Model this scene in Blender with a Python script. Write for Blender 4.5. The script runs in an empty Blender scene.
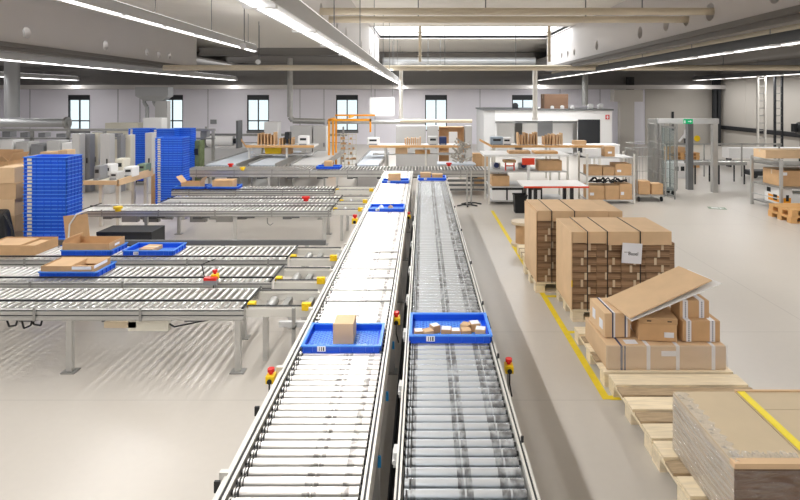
import bpy, math, random
from mathutils import Vector, Matrix
R = random.Random(7)
C = bpy.context.scene.collection
PI = math.pi
F, VX, VY, HC = 550.0, 423.0, 97.0, 2.75      # focal length (px), vanishing point, camera height


def X(px, Y): return (px - VX) * Y / F
def Z(py, Y): return HC - (py - VY) * Y / F
def YZ(py, z): return F * (HC - z) / (py - VY)


# ------------------------------------------------------------------ materials
def s2l(c):
    c = c / 255.0
    return c / 12.92 if c <= 0.04045 else ((c + 0.055) / 1.055) ** 2.4


def rgb(r, g, b): return (s2l(r), s2l(g), s2l(b), 1)


MATS = {}


def mat(name, col, rough=.6, metal=0.0, noise=0.0, scale=6.0, spec=.5, bump=0.0, rnd=0.0, emis=None, es=1.0, stretch=None, coat=0.0):
    m = bpy.data.materials.new(name); m.use_nodes = True
    nt = m.node_tree; N = nt.nodes; L = nt.links
    b = N['Principled BSDF']
    b.inputs['Base Color'].default_value = col
    b.inputs['Roughness'].default_value = rough
    b.inputs['Metallic'].default_value = metal
    b.inputs['Specular IOR Level'].default_value = spec
    b.inputs['Coat Weight'].default_value = coat
    if emis:
        b.inputs['Emission Color'].default_value = emis
        b.inputs['Emission Strength'].default_value = es
    if noise or bump or rnd:
        tc = N.new('ShaderNodeTexCoord')
        mp = N.new('ShaderNodeMapping')
        if stretch: mp.inputs['Scale'].default_value = stretch
        L.new(tc.outputs['Object'], mp.inputs['Vector'])
        nz = N.new('ShaderNodeTexNoise'); nz.inputs['Scale'].default_value = scale; nz.inputs['Detail'].default_value = 4
        L.new(mp.outputs[0], nz.inputs['Vector'])
        hs = N.new('ShaderNodeHueSaturation'); hs.inputs['Color'].default_value = col
        mr = N.new('ShaderNodeMapRange'); mr.inputs[1].default_value = .25; mr.inputs[2].default_value = .75
        mr.inputs[3].default_value = 1 - noise; mr.inputs[4].default_value = 1 + noise
        L.new(nz.outputs['Fac'], mr.inputs[0])
        last = mr.outputs[0]
        if rnd:
            oi = N.new('ShaderNodeObjectInfo')
            m2 = N.new('ShaderNodeMapRange'); m2.inputs[3].default_value = 1 - rnd; m2.inputs[4].default_value = 1 + rnd
            L.new(oi.outputs['Random'], m2.inputs[0])
            mu = N.new('ShaderNodeMath'); mu.operation = 'MULTIPLY'
            L.new(last, mu.inputs[0]); L.new(m2.outputs[0], mu.inputs[1]); last = mu.outputs[0]
        L.new(last, hs.inputs['Value'])
        L.new(hs.outputs[0], b.inputs['Base Color'])
        if bump:
            bp = N.new('ShaderNodeBump'); bp.inputs['Strength'].default_value = bump; bp.inputs['Distance'].default_value = .02
            L.new(nz.outputs['Fac'], bp.inputs['Height']); L.new(bp.outputs[0], b.inputs['Normal'])
    MATS[name] = m
    return m


card = mat('cardboard', rgb(220, 188, 150), .75, noise=.06, scale=5, rnd=.06)
card_d = mat('cardboard_brown', rgb(202, 164, 122), .75, noise=.08, scale=7, rnd=.08)
card_in = mat('cardboard_inside', rgb(206, 172, 134), .8, noise=.05, scale=7)
tape = mat('packing_tape', rgb(214, 196, 168), .3)
white_tape = mat('printed_tape', rgb(232, 232, 238), .4)
paper = mat('white_paper', rgb(236, 238, 246), .6)
ink = mat('ink', rgb(60, 60, 66), .7)
wood = mat('pallet_wood', rgb(240, 224, 194), .7, noise=.12, scale=5, stretch=(1, 8, 8), rnd=.08)
wood_o = mat('weathered_wood', rgb(180, 158, 128), .8, noise=.25, scale=9, stretch=(1, 10, 10))
wood_y = mat('bench_wood', rgb(214, 166, 108), .5, noise=.05)
alu = mat('aluminium', rgb(205, 205, 203), .38, metal=.75, noise=.05, scale=3)
alu_w = mat('pale_anodised_profile', rgb(222, 220, 214), .4, metal=.3)
steel = mat('galvanised_steel', rgb(170, 170, 168), .45, metal=.7, noise=.1, scale=8)
gsteel = mat('grey_steel', rgb(120, 122, 124), .45, metal=.5)
dark = mat('dark_metal', rgb(48, 50, 54), .5, metal=.3)
black = mat('black_plastic', rgb(26, 27, 30), .5)
rubber = mat('black_rubber', rgb(34, 34, 36), .7)
pan = mat('belly_pan', rgb(44, 46, 50), .6)
blue_b = mat('blue_lattice', rgb(120, 180, 252), .4)
cream = mat('cream_enamel', rgb(222, 218, 204), .5)
whitem = mat('white_enamel', rgb(236, 236, 236), .45)
greym = mat('light_grey_enamel', rgb(196, 196, 196), .5)
midgrey = mat('mid_grey_enamel', rgb(140, 142, 146), .5)
blue = mat('blue_plastic', rgb(22, 88, 220), .38, rnd=.07, noise=.02)
blue_l = mat('blue_plastic_edge', rgb(80, 150, 248), .38, rnd=.05, noise=.02)
yellow = mat('yellow_plastic', rgb(246, 206, 20), .45)
ytape = mat('yellow_tape', rgb(246, 224, 10), .45, noise=.05)
yfloor = mat('yellow_floor_tape', rgb(232, 206, 40), .55, noise=.08, scale=12)
red = mat('red_plastic', rgb(214, 34, 26), .35)
orange = mat('orange_paint', rgb(240, 160, 30), .45)
redor = mat('red_edge', rgb(232, 66, 30), .45)
green = mat('sign_green', rgb(0, 150, 96), .5, emis=rgb(0, 150, 96), es=.5)
greenp = mat('green_paint', rgb(120, 140, 120), .5)
navy = mat('navy_print', rgb(36, 52, 98), .5)
beltm = mat('conveyor_belt', rgb(196, 204, 214), .45, noise=.05)
wallm = mat('wall_panel', rgb(238, 236, 245), .6, noise=.015, scale=1)
wall_r = mat('wall_panel_grey', rgb(190, 185, 178), .6, noise=.02, scale=1)
wall_up = mat('wall_upper_cladding', rgb(140, 138, 137), .6, noise=.03, scale=1)
girdm = mat('girder_paint', rgb(208, 204, 202), .55, noise=.02, scale=1)
flange = mat('girder_flange', rgb(112, 108, 104), .6)
beige = mat('beige_pipe_paint', rgb(214, 202, 180), .5)
ductm = mat('duct_metal', rgb(186, 188, 190), .4, metal=.5)
soffit = mat('dark_soffit', rgb(104, 99, 94), .7, noise=.03, scale=1)
lampm = mat('lamp_diffuser', (1, 1, 1, 1), .5, emis=(1, .985, .965, 1), es=3)
added_up = mat('added_uplight', (1, 1, 1, 1), .5, emis=(1, .985, .96, 1), es=1.5)  # upward glow added on top of the lamps to brighten the ceiling
lamp_dim = mat('lamp_diffuser_dimmed', (1, 1, 1, 1), .5, emis=(1, .97, .93, 1), es=2)
skym = mat('skylight_diffuser', (1, 1, 1, 1), .5, emis=(.93, .97, 1, 1), es=4.2)


def deck_mat():                      # profiled roof deck: ribs along x
    m = mat('roof_deck', rgb(232, 227, 218), .6)
    nt = m.node_tree; N = nt.nodes; L = nt.links; b = N['Principled BSDF']
    tc = N.new('ShaderNodeTexCoord'); w = N.new('ShaderNodeTexWave'); w.bands_direction = 'Y'
    w.inputs['Scale'].default_value = 1.1; L.new(tc.outputs['Object'], w.inputs['Vector'])
    bp = N.new('ShaderNodeBump'); bp.inputs['Strength'].default_value = .6; bp.inputs['Distance'].default_value = .05
    L.new(w.outputs['Fac'], bp.inputs['Height']); L.new(bp.outputs[0], b.inputs['Normal'])
    return m


deck = deck_mat()


def floor_mat():
    m = mat('coated_concrete', rgb(206, 201, 194), .3, spec=.6)
    nt = m.node_tree; N = nt.nodes; L = nt.links; b = N['Principled BSDF']
    tc = N.new('ShaderNodeTexCoord'); sp = N.new('ShaderNodeSeparateXYZ'); L.new(tc.outputs['Object'], sp.inputs[0])

    def math_(op, a, b_=None, c=None):
        n = N.new('ShaderNodeMath'); n.operation = op
        for i, v in enumerate((a, b_, c)):
            if v is None: continue
            if isinstance(v, (int, float)): n.inputs[i].default_value = v
            else: L.new(v, n.inputs[i])
        return n.outputs[0]

    def band(axis, mid, half): return math_('COMPARE', sp.outputs[axis], mid, half)
    nz = N.new('ShaderNodeTexNoise'); nz.inputs['Scale'].default_value = .7; nz.inputs['Detail'].default_value = 6
    L.new(tc.outputs['Object'], nz.inputs['Vector'])
    nz2 = N.new('ShaderNodeTexNoise'); nz2.inputs['Scale'].default_value = 14; nz2.inputs['Detail'].default_value = 5
    L.new(tc.outputs['Object'], nz2.inputs['Vector'])
    r1 = N.new('ShaderNodeMapRange'); r1.inputs[3].default_value = .95; r1.inputs[4].default_value = 1.05; L.new(nz.outputs['Fac'], r1.inputs[0])
    r2 = N.new('ShaderNodeMapRange'); r2.inputs[3].default_value = .97; r2.inputs[4].default_value = 1.03; L.new(nz2.outputs['Fac'], r2.inputs[0])
    val = math_('MULTIPLY', r1.outputs[0], r2.outputs[0])
    joint = None
    for a, p, h in ((0, 4.66, .006), (0, 7.6, .006), (1, 6.44, .005), (1, 4.99, .004), (0, -4.9, .005), (1, 11.9, .008)):
        k = band(a, p, h); joint = k if joint is None else math_('MAXIMUM', joint, k)
    val = math_('MULTIPLY', val, math_('SUBTRACT', 1.0, math_('MULTIPLY', joint, .22)))
    hs = N.new('ShaderNodeHueSaturation'); hs.inputs['Color'].default_value = rgb(198, 192, 184); L.new(val, hs.inputs['Value'])
    L.new(hs.outputs[0], b.inputs['Base Color'])
    return m


floorm = floor_mat()


def stripes_mat():                   # ends of flat folded cartons: thin layers
    m = mat('flat_carton_ends', rgb(150, 118, 92), .8)
    nt = m.node_tree; N = nt.nodes; L = nt.links; b = N['Principled BSDF']
    tc = N.new('ShaderNodeTexCoord'); mp = N.new('ShaderNodeMapping'); mp.inputs['Scale'].default_value = (1.2, 1.2, 90)
    L.new(tc.outputs['Object'], mp.inputs[0])
    nz = N.new('ShaderNodeTexNoise'); nz.inputs['Scale'].default_value = 1.0; nz.inputs['Detail'].default_value = 3
    L.new(mp.outputs[0], nz.inputs['Vector'])
    cr = N.new('ShaderNodeValToRGB')
    cr.color_ramp.elements[0].position = .36; cr.color_ramp.elements[0].color = rgb(112, 84, 62)
    cr.color_ramp.elements[1].position = .62; cr.color_ramp.elements[1].color = rgb(186, 152, 118)
    L.new(nz.outputs['Fac'], cr.inputs[0])
    oi = N.new('ShaderNodeObjectInfo'); mr = N.new('ShaderNodeMapRange'); mr.inputs[3].default_value = .8; mr.inputs[4].default_value = 1.12
    L.new(oi.outputs['Random'], mr.inputs[0])
    hs = N.new('ShaderNodeHueSaturation'); L.new(cr.outputs[0], hs.inputs['Color']); L.new(mr.outputs[0], hs.inputs['Value'])
    L.new(hs.outputs[0], b.inputs['Base Color'])
    return m


ends = stripes_mat()
ends_g = mat('wrapped_sheet_edges', rgb(212, 198, 180), .5, noise=.14, scale=6, stretch=(1, 1, 12), bump=.35)


brown_e = mat('brown_sheet_edges', rgb(118, 88, 66), .6, noise=.25, scale=5, stretch=(1, 1, 14))


def roller_mat(name, col, metal, rough, bands):
    m = mat(name, col, rough, metal=metal)
    nt = m.node_tree; N = nt.nodes; L = nt.links; b = N['Principled BSDF']
    tc = N.new('ShaderNodeTexCoord'); sp = N.new('ShaderNodeSeparateXYZ'); L.new(tc.outputs['Object'], sp.inputs[0])
    oi = N.new('ShaderNodeObjectInfo')
    add = N.new('ShaderNodeVectorMath'); add.operation = 'ADD'
    L.new(tc.outputs['Object'], add.inputs[0])
    cm = N.new('ShaderNodeCombineXYZ'); mu0 = N.new('ShaderNodeMath'); mu0.operation = 'MULTIPLY'; mu0.inputs[1].default_value = 40
    L.new(oi.outputs['Random'], mu0.inputs[0]); L.new(mu0.outputs[0], cm.inputs[1]); L.new(cm.outputs[0], add.inputs[1])
    nz = N.new('ShaderNodeTexNoise'); nz.inputs['Scale'].default_value = 22; nz.inputs['Detail'].default_value = 2
    L.new(add.outputs[0], nz.inputs['Vector'])
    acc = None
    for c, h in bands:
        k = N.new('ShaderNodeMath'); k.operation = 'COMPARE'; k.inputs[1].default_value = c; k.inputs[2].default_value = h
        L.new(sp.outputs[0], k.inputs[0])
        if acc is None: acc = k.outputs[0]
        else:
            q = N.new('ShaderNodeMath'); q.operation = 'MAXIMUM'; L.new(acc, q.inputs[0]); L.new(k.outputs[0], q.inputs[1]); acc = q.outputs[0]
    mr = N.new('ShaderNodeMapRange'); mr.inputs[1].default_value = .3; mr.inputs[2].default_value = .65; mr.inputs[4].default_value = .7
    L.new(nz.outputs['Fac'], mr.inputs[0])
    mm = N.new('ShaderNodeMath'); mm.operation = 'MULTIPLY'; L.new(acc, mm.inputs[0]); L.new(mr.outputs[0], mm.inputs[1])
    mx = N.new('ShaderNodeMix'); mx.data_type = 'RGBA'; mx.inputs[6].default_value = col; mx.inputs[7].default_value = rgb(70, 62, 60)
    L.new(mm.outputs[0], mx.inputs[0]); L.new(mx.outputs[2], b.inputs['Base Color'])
    return m


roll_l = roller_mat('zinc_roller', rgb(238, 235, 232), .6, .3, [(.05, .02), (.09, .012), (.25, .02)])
roll_r = roller_mat('chrome_roller', rgb(236, 243, 250), .7, .24, [(-.02, .014), (.02, .016), (.19, .02), (.255, .035), (-.25, .012)])
roll_x = mat('steel_roller', rgb(226, 226, 224), .28, metal=.8)


def glass_mat(name, tint=(1, 1, 1, 1), alpha=.12):
    m = bpy.data.materials.new(name); m.use_nodes = True
    nt = m.node_tree; N = nt.nodes; L = nt.links
    for n in list(N): N.remove(n)
    o = N.new('ShaderNodeOutputMaterial'); mx = N.new('ShaderNodeMixShader'); t = N.new('ShaderNodeBsdfTransparent'); g = N.new('ShaderNodeBsdfGlossy')
    t.inputs[0].default_value = tint; g.inputs['Roughness'].default_value = .08; mx.inputs[0].default_value = alpha
    L.new(t.outputs[0], mx.inputs[1]); L.new(g.outputs[0], mx.inputs[2]); L.new(mx.outputs[0], o.inputs[0])
    return m


glass = glass_mat('window_glass', rgb(240, 247, 248), .06)


def film_mat():
    m = glass_mat('stretch_film', (.97, .97, .97, 1), .2)
    nt = m.node_tree; N = nt.nodes; L = nt.links
    mx = next(n for n in N if n.type == 'MIX_SHADER'); g = next(n for n in N if n.type == 'BSDF_GLOSSY')
    tc = N.new('ShaderNodeTexCoord'); mp = N.new('ShaderNodeMapping'); mp.inputs['Scale'].default_value = (2, 2, 9); mp.inputs['Rotation'].default_value = (.3, .2, 0)
    nz = N.new('ShaderNodeTexNoise'); nz.inputs['Scale'].default_value = 2.2; nz.inputs['Detail'].default_value = 6; nz.inputs['Distortion'].default_value = 1.5
    L.new(tc.outputs['Object'], mp.inputs[0]); L.new(mp.outputs[0], nz.inputs['Vector'])
    bp = N.new('ShaderNodeBump'); bp.inputs['Strength'].default_value = 1; bp.inputs['Distance'].default_value = .04
    L.new(nz.outputs['Fac'], bp.inputs['Height']); L.new(bp.outputs[0], g.inputs['Normal'])
    g.inputs['Roughness'].default_value = .16
    mr = N.new('ShaderNodeMapRange'); mr.inputs[1].default_value = .35; mr.inputs[2].default_value = .7; mr.inputs[3].default_value = .05; mr.inputs[4].default_value = .42
    L.new(nz.outputs['Fac'], mr.inputs[0]); L.new(mr.outputs[0], mx.inputs[0])
    return m


film = film_mat()


def film2_mat():
    m = glass_mat('crinkled_stretch_film', (1, 1, 1, 1), .3); nt = m.node_tree; N = nt.nodes
    mx = next(n for n in N if n.type == 'MIX_SHADER'); g = next(n for n in N if n.type == 'BSDF_GLOSSY'); d = N.new('ShaderNodeBsdfDiffuse'); d.inputs[0].default_value = (.95, .95, .95, 1)
    m2 = N.new('ShaderNodeMixShader'); m2.inputs[0].default_value = .45; g.inputs['Roughness'].default_value = .2
    nt.links.new(d.outputs[0], m2.inputs[1]); nt.links.new(g.outputs[0], m2.inputs[2]); nt.links.new(m2.outputs[0], mx.inputs[2]); return m


film2 = film2_mat()


# ------------------------------------------------------------------ mesh builder
class MB:
    def __init__(s): s.v = []; s.f = []; s.m = []; s.sm = []

    def add(s, vs, fs, m=0, smooth=False, M=None):
        o = len(s.v)
        s.v += [tuple(M @ Vector(p)) if M else tuple(p) for p in vs]
        for f in fs: s.f.append([i + o for i in f]); s.m.append(m); s.sm.append(smooth)
        return s

    def b(s, x0, x1, y0, y1, z0, z1, m=0, M=None):
        vs = [(x0, y0, z0), (x1, y0, z0), (x1, y1, z0), (x0, y1, z0), (x0, y0, z1), (x1, y0, z1), (x1, y1, z1), (x0, y1, z1)]
        return s.add(vs, [(3, 2, 1, 0), (4, 5, 6, 7), (0, 1, 5, 4), (1, 2, 6, 5), (2, 3, 7, 6), (3, 0, 4, 7)], m, False, M)

    def cyl(s, p0, p1, r, n=12, m=0, caps=True, r1=None, M=None):
        p0 = Vector(p0); p1 = Vector(p1); d = (p1 - p0).normalized(); r1 = r if r1 is None else r1
        a = Vector((0, 0, 1)) if abs(d.z) < .9 else Vector((1, 0, 0)); u = d.cross(a).normalized(); w = d.cross(u)
        vs = []
        for p, q in ((p0, r), (p1, r1)):
            for i in range(n):
                t = 2 * PI * i / n; vs.append(p + u * math.cos(t) * q + w * math.sin(t) * q)
        s.add(vs, [(i, (i + 1) % n, n + (i + 1) % n, n + i) for i in range(n)], m, True, M)
        if caps: s.add(vs[:n], [tuple(range(n - 1, -1, -1))], m, False, M); s.add(vs[n:], [tuple(range(n))], m, False, M)
        return s

    def tube(s, pts, r, n=8, m=0):
        for a, b_ in zip(pts, pts[1:]): s.cyl(a, b_, r, n, m)
        return s

    def ngon(s, pts, th, m=0, M=None):       # flat polygon in local xy, extruded in z
        n = len(pts); vs = [(x, y, 0) for x, y in pts] + [(x, y, th) for x, y in pts]
        return s.add(vs, [tuple(range(n - 1, -1, -1)), tuple(range(n, 2 * n))] + [(i, (i + 1) % n, n + (i + 1) % n, n + i) for i in range(n)], m, False, M)

    def mesh(s, name, mats):
        me = bpy.data.meshes.new(name); me.from_pydata(s.v, [], s.f)
        for mm in (mats if isinstance(mats, (list, tuple)) else [mats]): me.materials.append(mm)
        me.polygons.foreach_set('material_index', s.m); me.polygons.foreach_set('use_smooth', s.sm); me.update()
        return me

    def build(s, name, mats, parent=None, loc=(0, 0, 0), rz=0, bevel=0):
        o = bpy.data.objects.new(name, s.mesh(name, mats)); C.objects.link(o); o.location = loc; o.rotation_euler = (0, 0, rz)
        if parent: o.parent = parent
        if bevel:
            md = o.modifiers.new('bevel', 'BEVEL'); md.width = bevel; md.segments = 2; md.limit_method = 'ANGLE'
        return o


def tag(o, label, cat, group=None, kind=None):
    o['label'] = label; o['category'] = cat
    if group: o['group'] = group
    if kind: o['kind'] = kind
    return o


def thing(name, label, cat, loc=(0, 0, 0), rz=0, group=None):
    o = bpy.data.objects.new(name, None); o.empty_display_size = .1; C.objects.link(o); o.location = loc; o.rotation_euler = (0, 0, rz)
    return tag(o, label, cat, group)


def inst(src, loc, parent=None, rz=0):
    o = src.copy(); C.objects.link(o); o.location = loc; o.rotation_euler = (0, 0, rz)
    if parent: o.parent = parent
    return o


def dup(src, loc, rz=0, label=None):
    r = src.copy(); C.objects.link(r); r.location = loc; r.rotation_euler = (0, 0, rz)
    if label: r['label'] = label
    for ch in src.children:
        c = ch.copy(); C.objects.link(c); c.parent = r
        for g in ch.children:
            d = g.copy(); C.objects.link(d); d.parent = c
    return r


def struct(o): o['kind'] = 'structure'; return o


# ------------------------------------------------------------------ camera, world
cam = bpy.data.cameras.new('camera'); co = bpy.data.objects.new('camera', cam); C.objects.link(co)
co.location = (0, 0, HC); co.rotation_euler = (PI / 2, 0, 0)
cam.sensor_width = 36; cam.lens = F * 36 / 800; cam.shift_x = -23 / 800; cam.shift_y = -153 / 800; cam.clip_start = .05; cam.clip_end = 300
sc = bpy.context.scene; sc.camera = co
sc.view_settings.view_transform = 'Standard'; sc.view_settings.look = 'None'; sc.view_settings.gamma = 1; sc.view_settings.use_curve_mapping = False
sc.view_settings.exposure = 0.22
w = bpy.data.worlds.new('world'); sc.world = w; w.use_nodes = True
w.node_tree.nodes['Background'].inputs[0].default_value = (.93, .97, 1, 1); w.node_tree.nodes['Background'].inputs[1].default_value = 1.25

# ------------------------------------------------------------------ room shell
YB, XR, XL, ZC = 32.0, 17.0, -25.0, 5.37
struct(MB().b(XL - .2, XR + .2, -8, YB + .3, -.2, 0).build('floor', floorm))
struct(MB().b(XL, XR + .2, -8, 20.3, ZC, ZC + .1).b(XL, XR + .2, 24.4, YB, ZC, ZC + .1)
       .b(XL, -1.9, 20.3, 24.4, ZC, ZC + .1).b(5.45, XR + .2, 20.3, 24.4, ZC, ZC + .1).build('ceiling', deck))
# back wall with window openings
wins = [79, 172, 258, 347, 436, 523]
wx = [X(p, YB) for p in wins]; hw = .64; z0, z1 = .77, 2.87
mb = MB(); xs = [XL] + [q for c in wx for q in (c - hw, c + hw)] + [XR]
for i in range(0, len(xs), 2): mb.b(xs[i], xs[i + 1], YB, YB + .25, 0, 3.2)
for c in wx: mb.b(c - hw, c + hw, YB, YB + .25, 0, z0); mb.b(c - hw, c + hw, YB, YB + .25, z1, 3.2)
struct(mb.build('wall_back', wallm))
mb = MB(); mb.b(XL, XR, YB - .05, YB + .25, 3.2, ZC)
for i in range(7): mb.b(XL, XR, YB - .12, YB - .05, 3.45 + i * .28, 3.53 + i * .28)
struct(mb.build('wall_back_upper', wall_up))
mb = MB()
for px in (30, 118, 140, 208, 300, 324, 375, 480, 560, 600): mb.b(X(px, YB) - .015, X(px, YB) + .015, YB - .012, YB, 0, 3.2)
struct(mb.build('trim_1', midgrey))
for i, c in enumerate(wx):
    r = bpy.data.objects.new('window_%d' % (i + 1), None); C.objects.link(r); r.location = (c, YB, 0); r['kind'] = 'structure'
    m = MB()
    m.b(-hw, -hw + .06, .02, .14, z0, z1).b(hw - .06, hw, .02, .14, z0, z1).b(-hw, hw, .02, .14, z0, z0 + .07).b(-hw, hw, .02, .14, z1 - .3, z1)
    m.b(-.03, .03, .04, .12, z0, z1).b(-hw, hw, .04, .12, 1.33, 1.4)
    m.build('window_frame', dark, r)
    MB().b(-hw, hw, .07, .085, z0, z1).build('window_pane', glass, r)
    if i in (0, 2, 3): MB().b(-hw - .02, hw + .02, -.02, .02, z0 - .12, z0 + .02).build('window_sill', gsteel, r)
mb = MB(); mb.b(XR, XR + .2, -8, YB, 0, 3.9)
for y in range(2, 32, 3): mb.b(XR - .01, XR, y - .015, y + .015, 1.2, 3.9)
struct(mb.build('wall_right', wall_r))
struct(MB().b(XR, XR + .2, -8, YB, 3.9, ZC).build('wall_right_upper', wall_up))
struct(MB().b(XL - .2, XL, -8, YB, 0, ZC).build('wall_left', wallm))
struct(MB().b(XR - .12, XR, -8, YB - .3, .98, 1.14).b(XR - .06, XR, -8, YB - .3, .92, .98).build('trim_2', dark))
for x, y in ((16.6, 31.2), (16.6, 19.5), (11.9, 31.7)):
    o = MB().b(-.2, .2, -.03, .03, 0, 3.9).b(-.03, .03, -.2, .2, 0, 3.9).b(-.2, .2, -.2, -.14, 0, 3.9).build('column', dark, loc=(x, y, 0)); struct(o)
# grey wall band on the right part of the back wall and its boxed duct
struct(MB().b(X(645, YB), XR, YB - .03, YB, 0, 3.2).build('wall_back_lining', wall_r))
struct(MB().b(XL, XR, -8.2, -8, 0, ZC).build('wall_front', wallm))
# skylight
r = bpy.data.objects.new('window_7', None); C.objects.link(r); r['kind'] = 'structure'
MB().add([(-1.9, 20.3, ZC + .25), (5.45, 20.3, ZC + .25), (5.45, 24.4, ZC + .25), (-1.9, 24.4, ZC + .25)], [(3, 2, 1, 0)]).build('window_pane', skym, r)
MB().b(-1.9, 5.45, 20.22, 20.3, ZC - .03, ZC + .25).b(-1.9, 5.45, 24.4, 24.48, ZC - .03, ZC + .25).b(-1.98, -1.9, 20.22, 24.48, ZC - .03, ZC + .25).b(5.45, 5.53, 20.22, 24.48, ZC - .03, ZC + .25).build('window_frame', girdm, r)

def girder(x, t, name, y0=-8, y1=24.4, zb=4.07):
    """perforated web along y, holes cut as real openings"""
    mb = MB(); zc = 4.38
    holes = [(-.8, .17), (1.2, .17), (4.6, .17), (6.5, .17), (8.6, .17), (10.54, .17), (11.5, .14), (12.45, .14), (13.94, .15), (17.4, .15), (20.0, .12), (20.9, .12), (21.8, .12)]
    ys = y0; q = .22
    for hy, hr in holes:
        mb.b(x, x + t, ys, hy - q, zb, ZC)
        mb.b(x, x + t, hy - q, hy + q, zb, zc - q); mb.b(x, x + t, hy - q, hy + q, zc + q, ZC)
        n = 24; inn = []; out = []
        for i in range(n):
            a = 2 * PI * i / n; cx, cz = math.cos(a), math.sin(a); k = q / max(abs(cx), abs(cz))
            inn.append((hy + cx * hr, zc + cz * hr)); out.append((hy + cx * k, zc + cz * k))
        vs = [(x, a, b) for a, b in inn] + [(x, a, b) for a, b in out] + [(x + t, a, b) for a, b in inn] + [(x + t, a, b) for a, b in out]
        fs = []
        for i in range(n):
            j = (i + 1) % n
            fs += [(i, n + i, n + j, j), (2 * n + i, 2 * n + j, 3 * n + j, 3 * n + i), (i, j, 2 * n + j, 2 * n + i)]
        mb.add(vs, fs)
        ys = hy + q
    mb.b(x, x + t, ys, y1, zb, ZC)
    o = struct(mb.build(name, girdm))
    MB().b(x - .12, x + t + .12, y0, y1, zb - .1, zb).b(x - .05, x + t + .05, y0, y1, zb - .2, zb - .1).build('girder_flange', flange, o)
    return o


girder(5.5, .16, 'ceiling_girder'); girder(-2.11, .16, 'ceiling_girder'); girder(-10.2, .16, 'ceiling_girder')
struct(MB().b(5.66, XR, -8, YB, 4.5, 4.6).build('ceiling_soffit', soffit))
struct(MB().b(XL, -10.3, -8, YB, 4.5, 4.6).build('ceiling_soffit', wall_up))
for y, zz, h in ((30.9, 3.2, .22), (28.0, 4.5, .3), (24.6, 4.6, .35)):
    a, b_ = (XL, XR) if zz < 4 else (-10.0, -2.2)
    struct(MB().b(a, b_, y, y + .18, zz, zz + h).b(a, b_, y - .06, y + .24, zz, zz + .04).build('ceiling_beam', girdm if zz < 4 else wall_up))
struct(MB().b(-1.9, 5.45, 27, 27.2, 4.6, 4.9).b(-1.9, 5.45, 29.4, 29.6, 4.2, 4.6).build('ceiling_beam', soffit))

# ------------------------------------------------------------------ ceiling services
def cpipe(label, pts, r, m, name='ceiling_pipe', cat='pipe', n=12, group=None, hang=None):
    t = thing(name, label, cat, pts[0], group=group)
    p0 = Vector(pts[0]); q = [Vector(p) - p0 for p in pts]
    MB().tube(q, r, n).build('pipe_run', m, t)
    k = MB()
    for p in q: k.cyl(p - Vector((0, 0, r * 1.25)) if False else p, p + Vector((.0001, 0, 0)), r * 1.1, n)
    for h in (hang or []):
        MB().cyl(Vector(h[0]) - p0, Vector(h[1]) - p0, .012, 6).build('hanger_rod', gsteel, t)
    return t


cpipe('beige cross pipe high under the roof, nearer of the pair ending in the girder holes', [(-1.97, 10.54, 4.39), (5.6, 10.54, 4.39)], .07, beige, hang=[((1.2, 10.54, 4.46), (1.2, 10.54, ZC)), ((4.2, 10.54, 4.46), (4.2, 10.54, ZC))])
cpipe('beige cross pipe high under the roof, second of the pair ending in the girder holes', [(-1.97, 11.5, 4.37), (5.6, 11.5, 4.37)], .07, beige, hang=[((-.1, 11.5, 4.44), (-.1, 11.5, ZC)), ((3.4, 11.5, 4.44), (3.4, 11.5, ZC))])
cpipe('long beige cross pipe spanning the whole hall in front of the back wall', [(-9.5, 20.15, 3.82), (16.3, 20.15, 3.82)], .1, beige,
      hang=[((x, 20.15, 3.9), (x, 20.15, ZC if x < 5.4 else 4.5)) for x in (-6, -3, .8, 3.4, 8, 11, 14)])
for px, lab in ((420, 'beige drop pipe hanging below the middle of the skylight'), (549, 'beige drop pipe hanging below the right end of the skylight')):
    x = X(px, 19.9)
    o = MB().cyl((0, 0, 0), (0, 0, 1.3), .055, 10).cyl((0, 0, 1.05), (0, 0, 1.09), .09, 10).cyl((0, 0, .2), (0, 0, .24), .08, 10).build('ceiling_drop_pipe', beige, loc=(x, 19.88, 4.02)); tag(o, lab, 'pipe')
for px, w_, lab, mm, zl in ((401, .07, 'thin pale downpipe left of the middle window', alu_w, 1.95), (535, .09, 'thick pale downpipe in front of the white office', alu_w, 1.88)):
    o = MB().cyl((0, 0, 0), (0, 0, 3.7 - zl), w_, 12).cyl((0, 0, -.08), (0, 0, .02), w_ * 1.25, 12).build('ceiling_downpipe', mm, loc=(X(px, 20.5), 20.5, zl + .08)); tag(o, lab, 'pipe')
cpipe('grey pipe dropping from the roof and turning right with an elbow', [(X(290, 22), 22, 4.3), (X(290, 22), 22, 1.95), (X(293, 22), 22, 1.8), (X(325, 22), 22, 1.77)], .11, steel, name='ceiling_elbow_pipe')
cpipe('grey level pipe running from the elbow to the middle window', [(X(327, 23), 23, 1.7), (X(425, 23), 23, 1.7)], .08, steel, name='ceiling_level_pipe')
cpipe('brownish level pipe right below the middle window', [(X(400, 22), 22, 1.8), (X(472, 22), 22, 1.78)], .07, beige, name='ceiling_level_pipe')
cpipe('long steel duct pipe with round end flange at the far left', [(-18.6, 24, 1.62), (X(66, 24), 24, 1.62)], .19, ductm, name='ceiling_duct', cat='duct')
o = MB().cyl((0, 0, 0), (.1, 0, 0), .26, 16).cyl((.1, 0, 0), (.14, 0, 0), .12, 12).build('duct_flange', steel, loc=(X(67, 24), 24, 1.62)); o.parent = bpy.data.objects['ceiling_duct']; o.location = Vector((X(66, 24), 24, 1.62)) - Vector((-18.6, 24, 1.62))
cpipe('thick upright duct standing on the steel duct at the far left', [(X(12, 24.5), 24.5, 1.84), (X(12, 24.5), 24.5, 4.5)], .29, ductm, name='ceiling_upright_duct', cat='duct', n=20)
cpipe('ribbed dark duct crossing below the skylight', [(-1.9, 26, 4.45), (5.3, 26, 4.45)], .17, ductm, name='ceiling_cross_duct', cat='duct')
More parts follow.
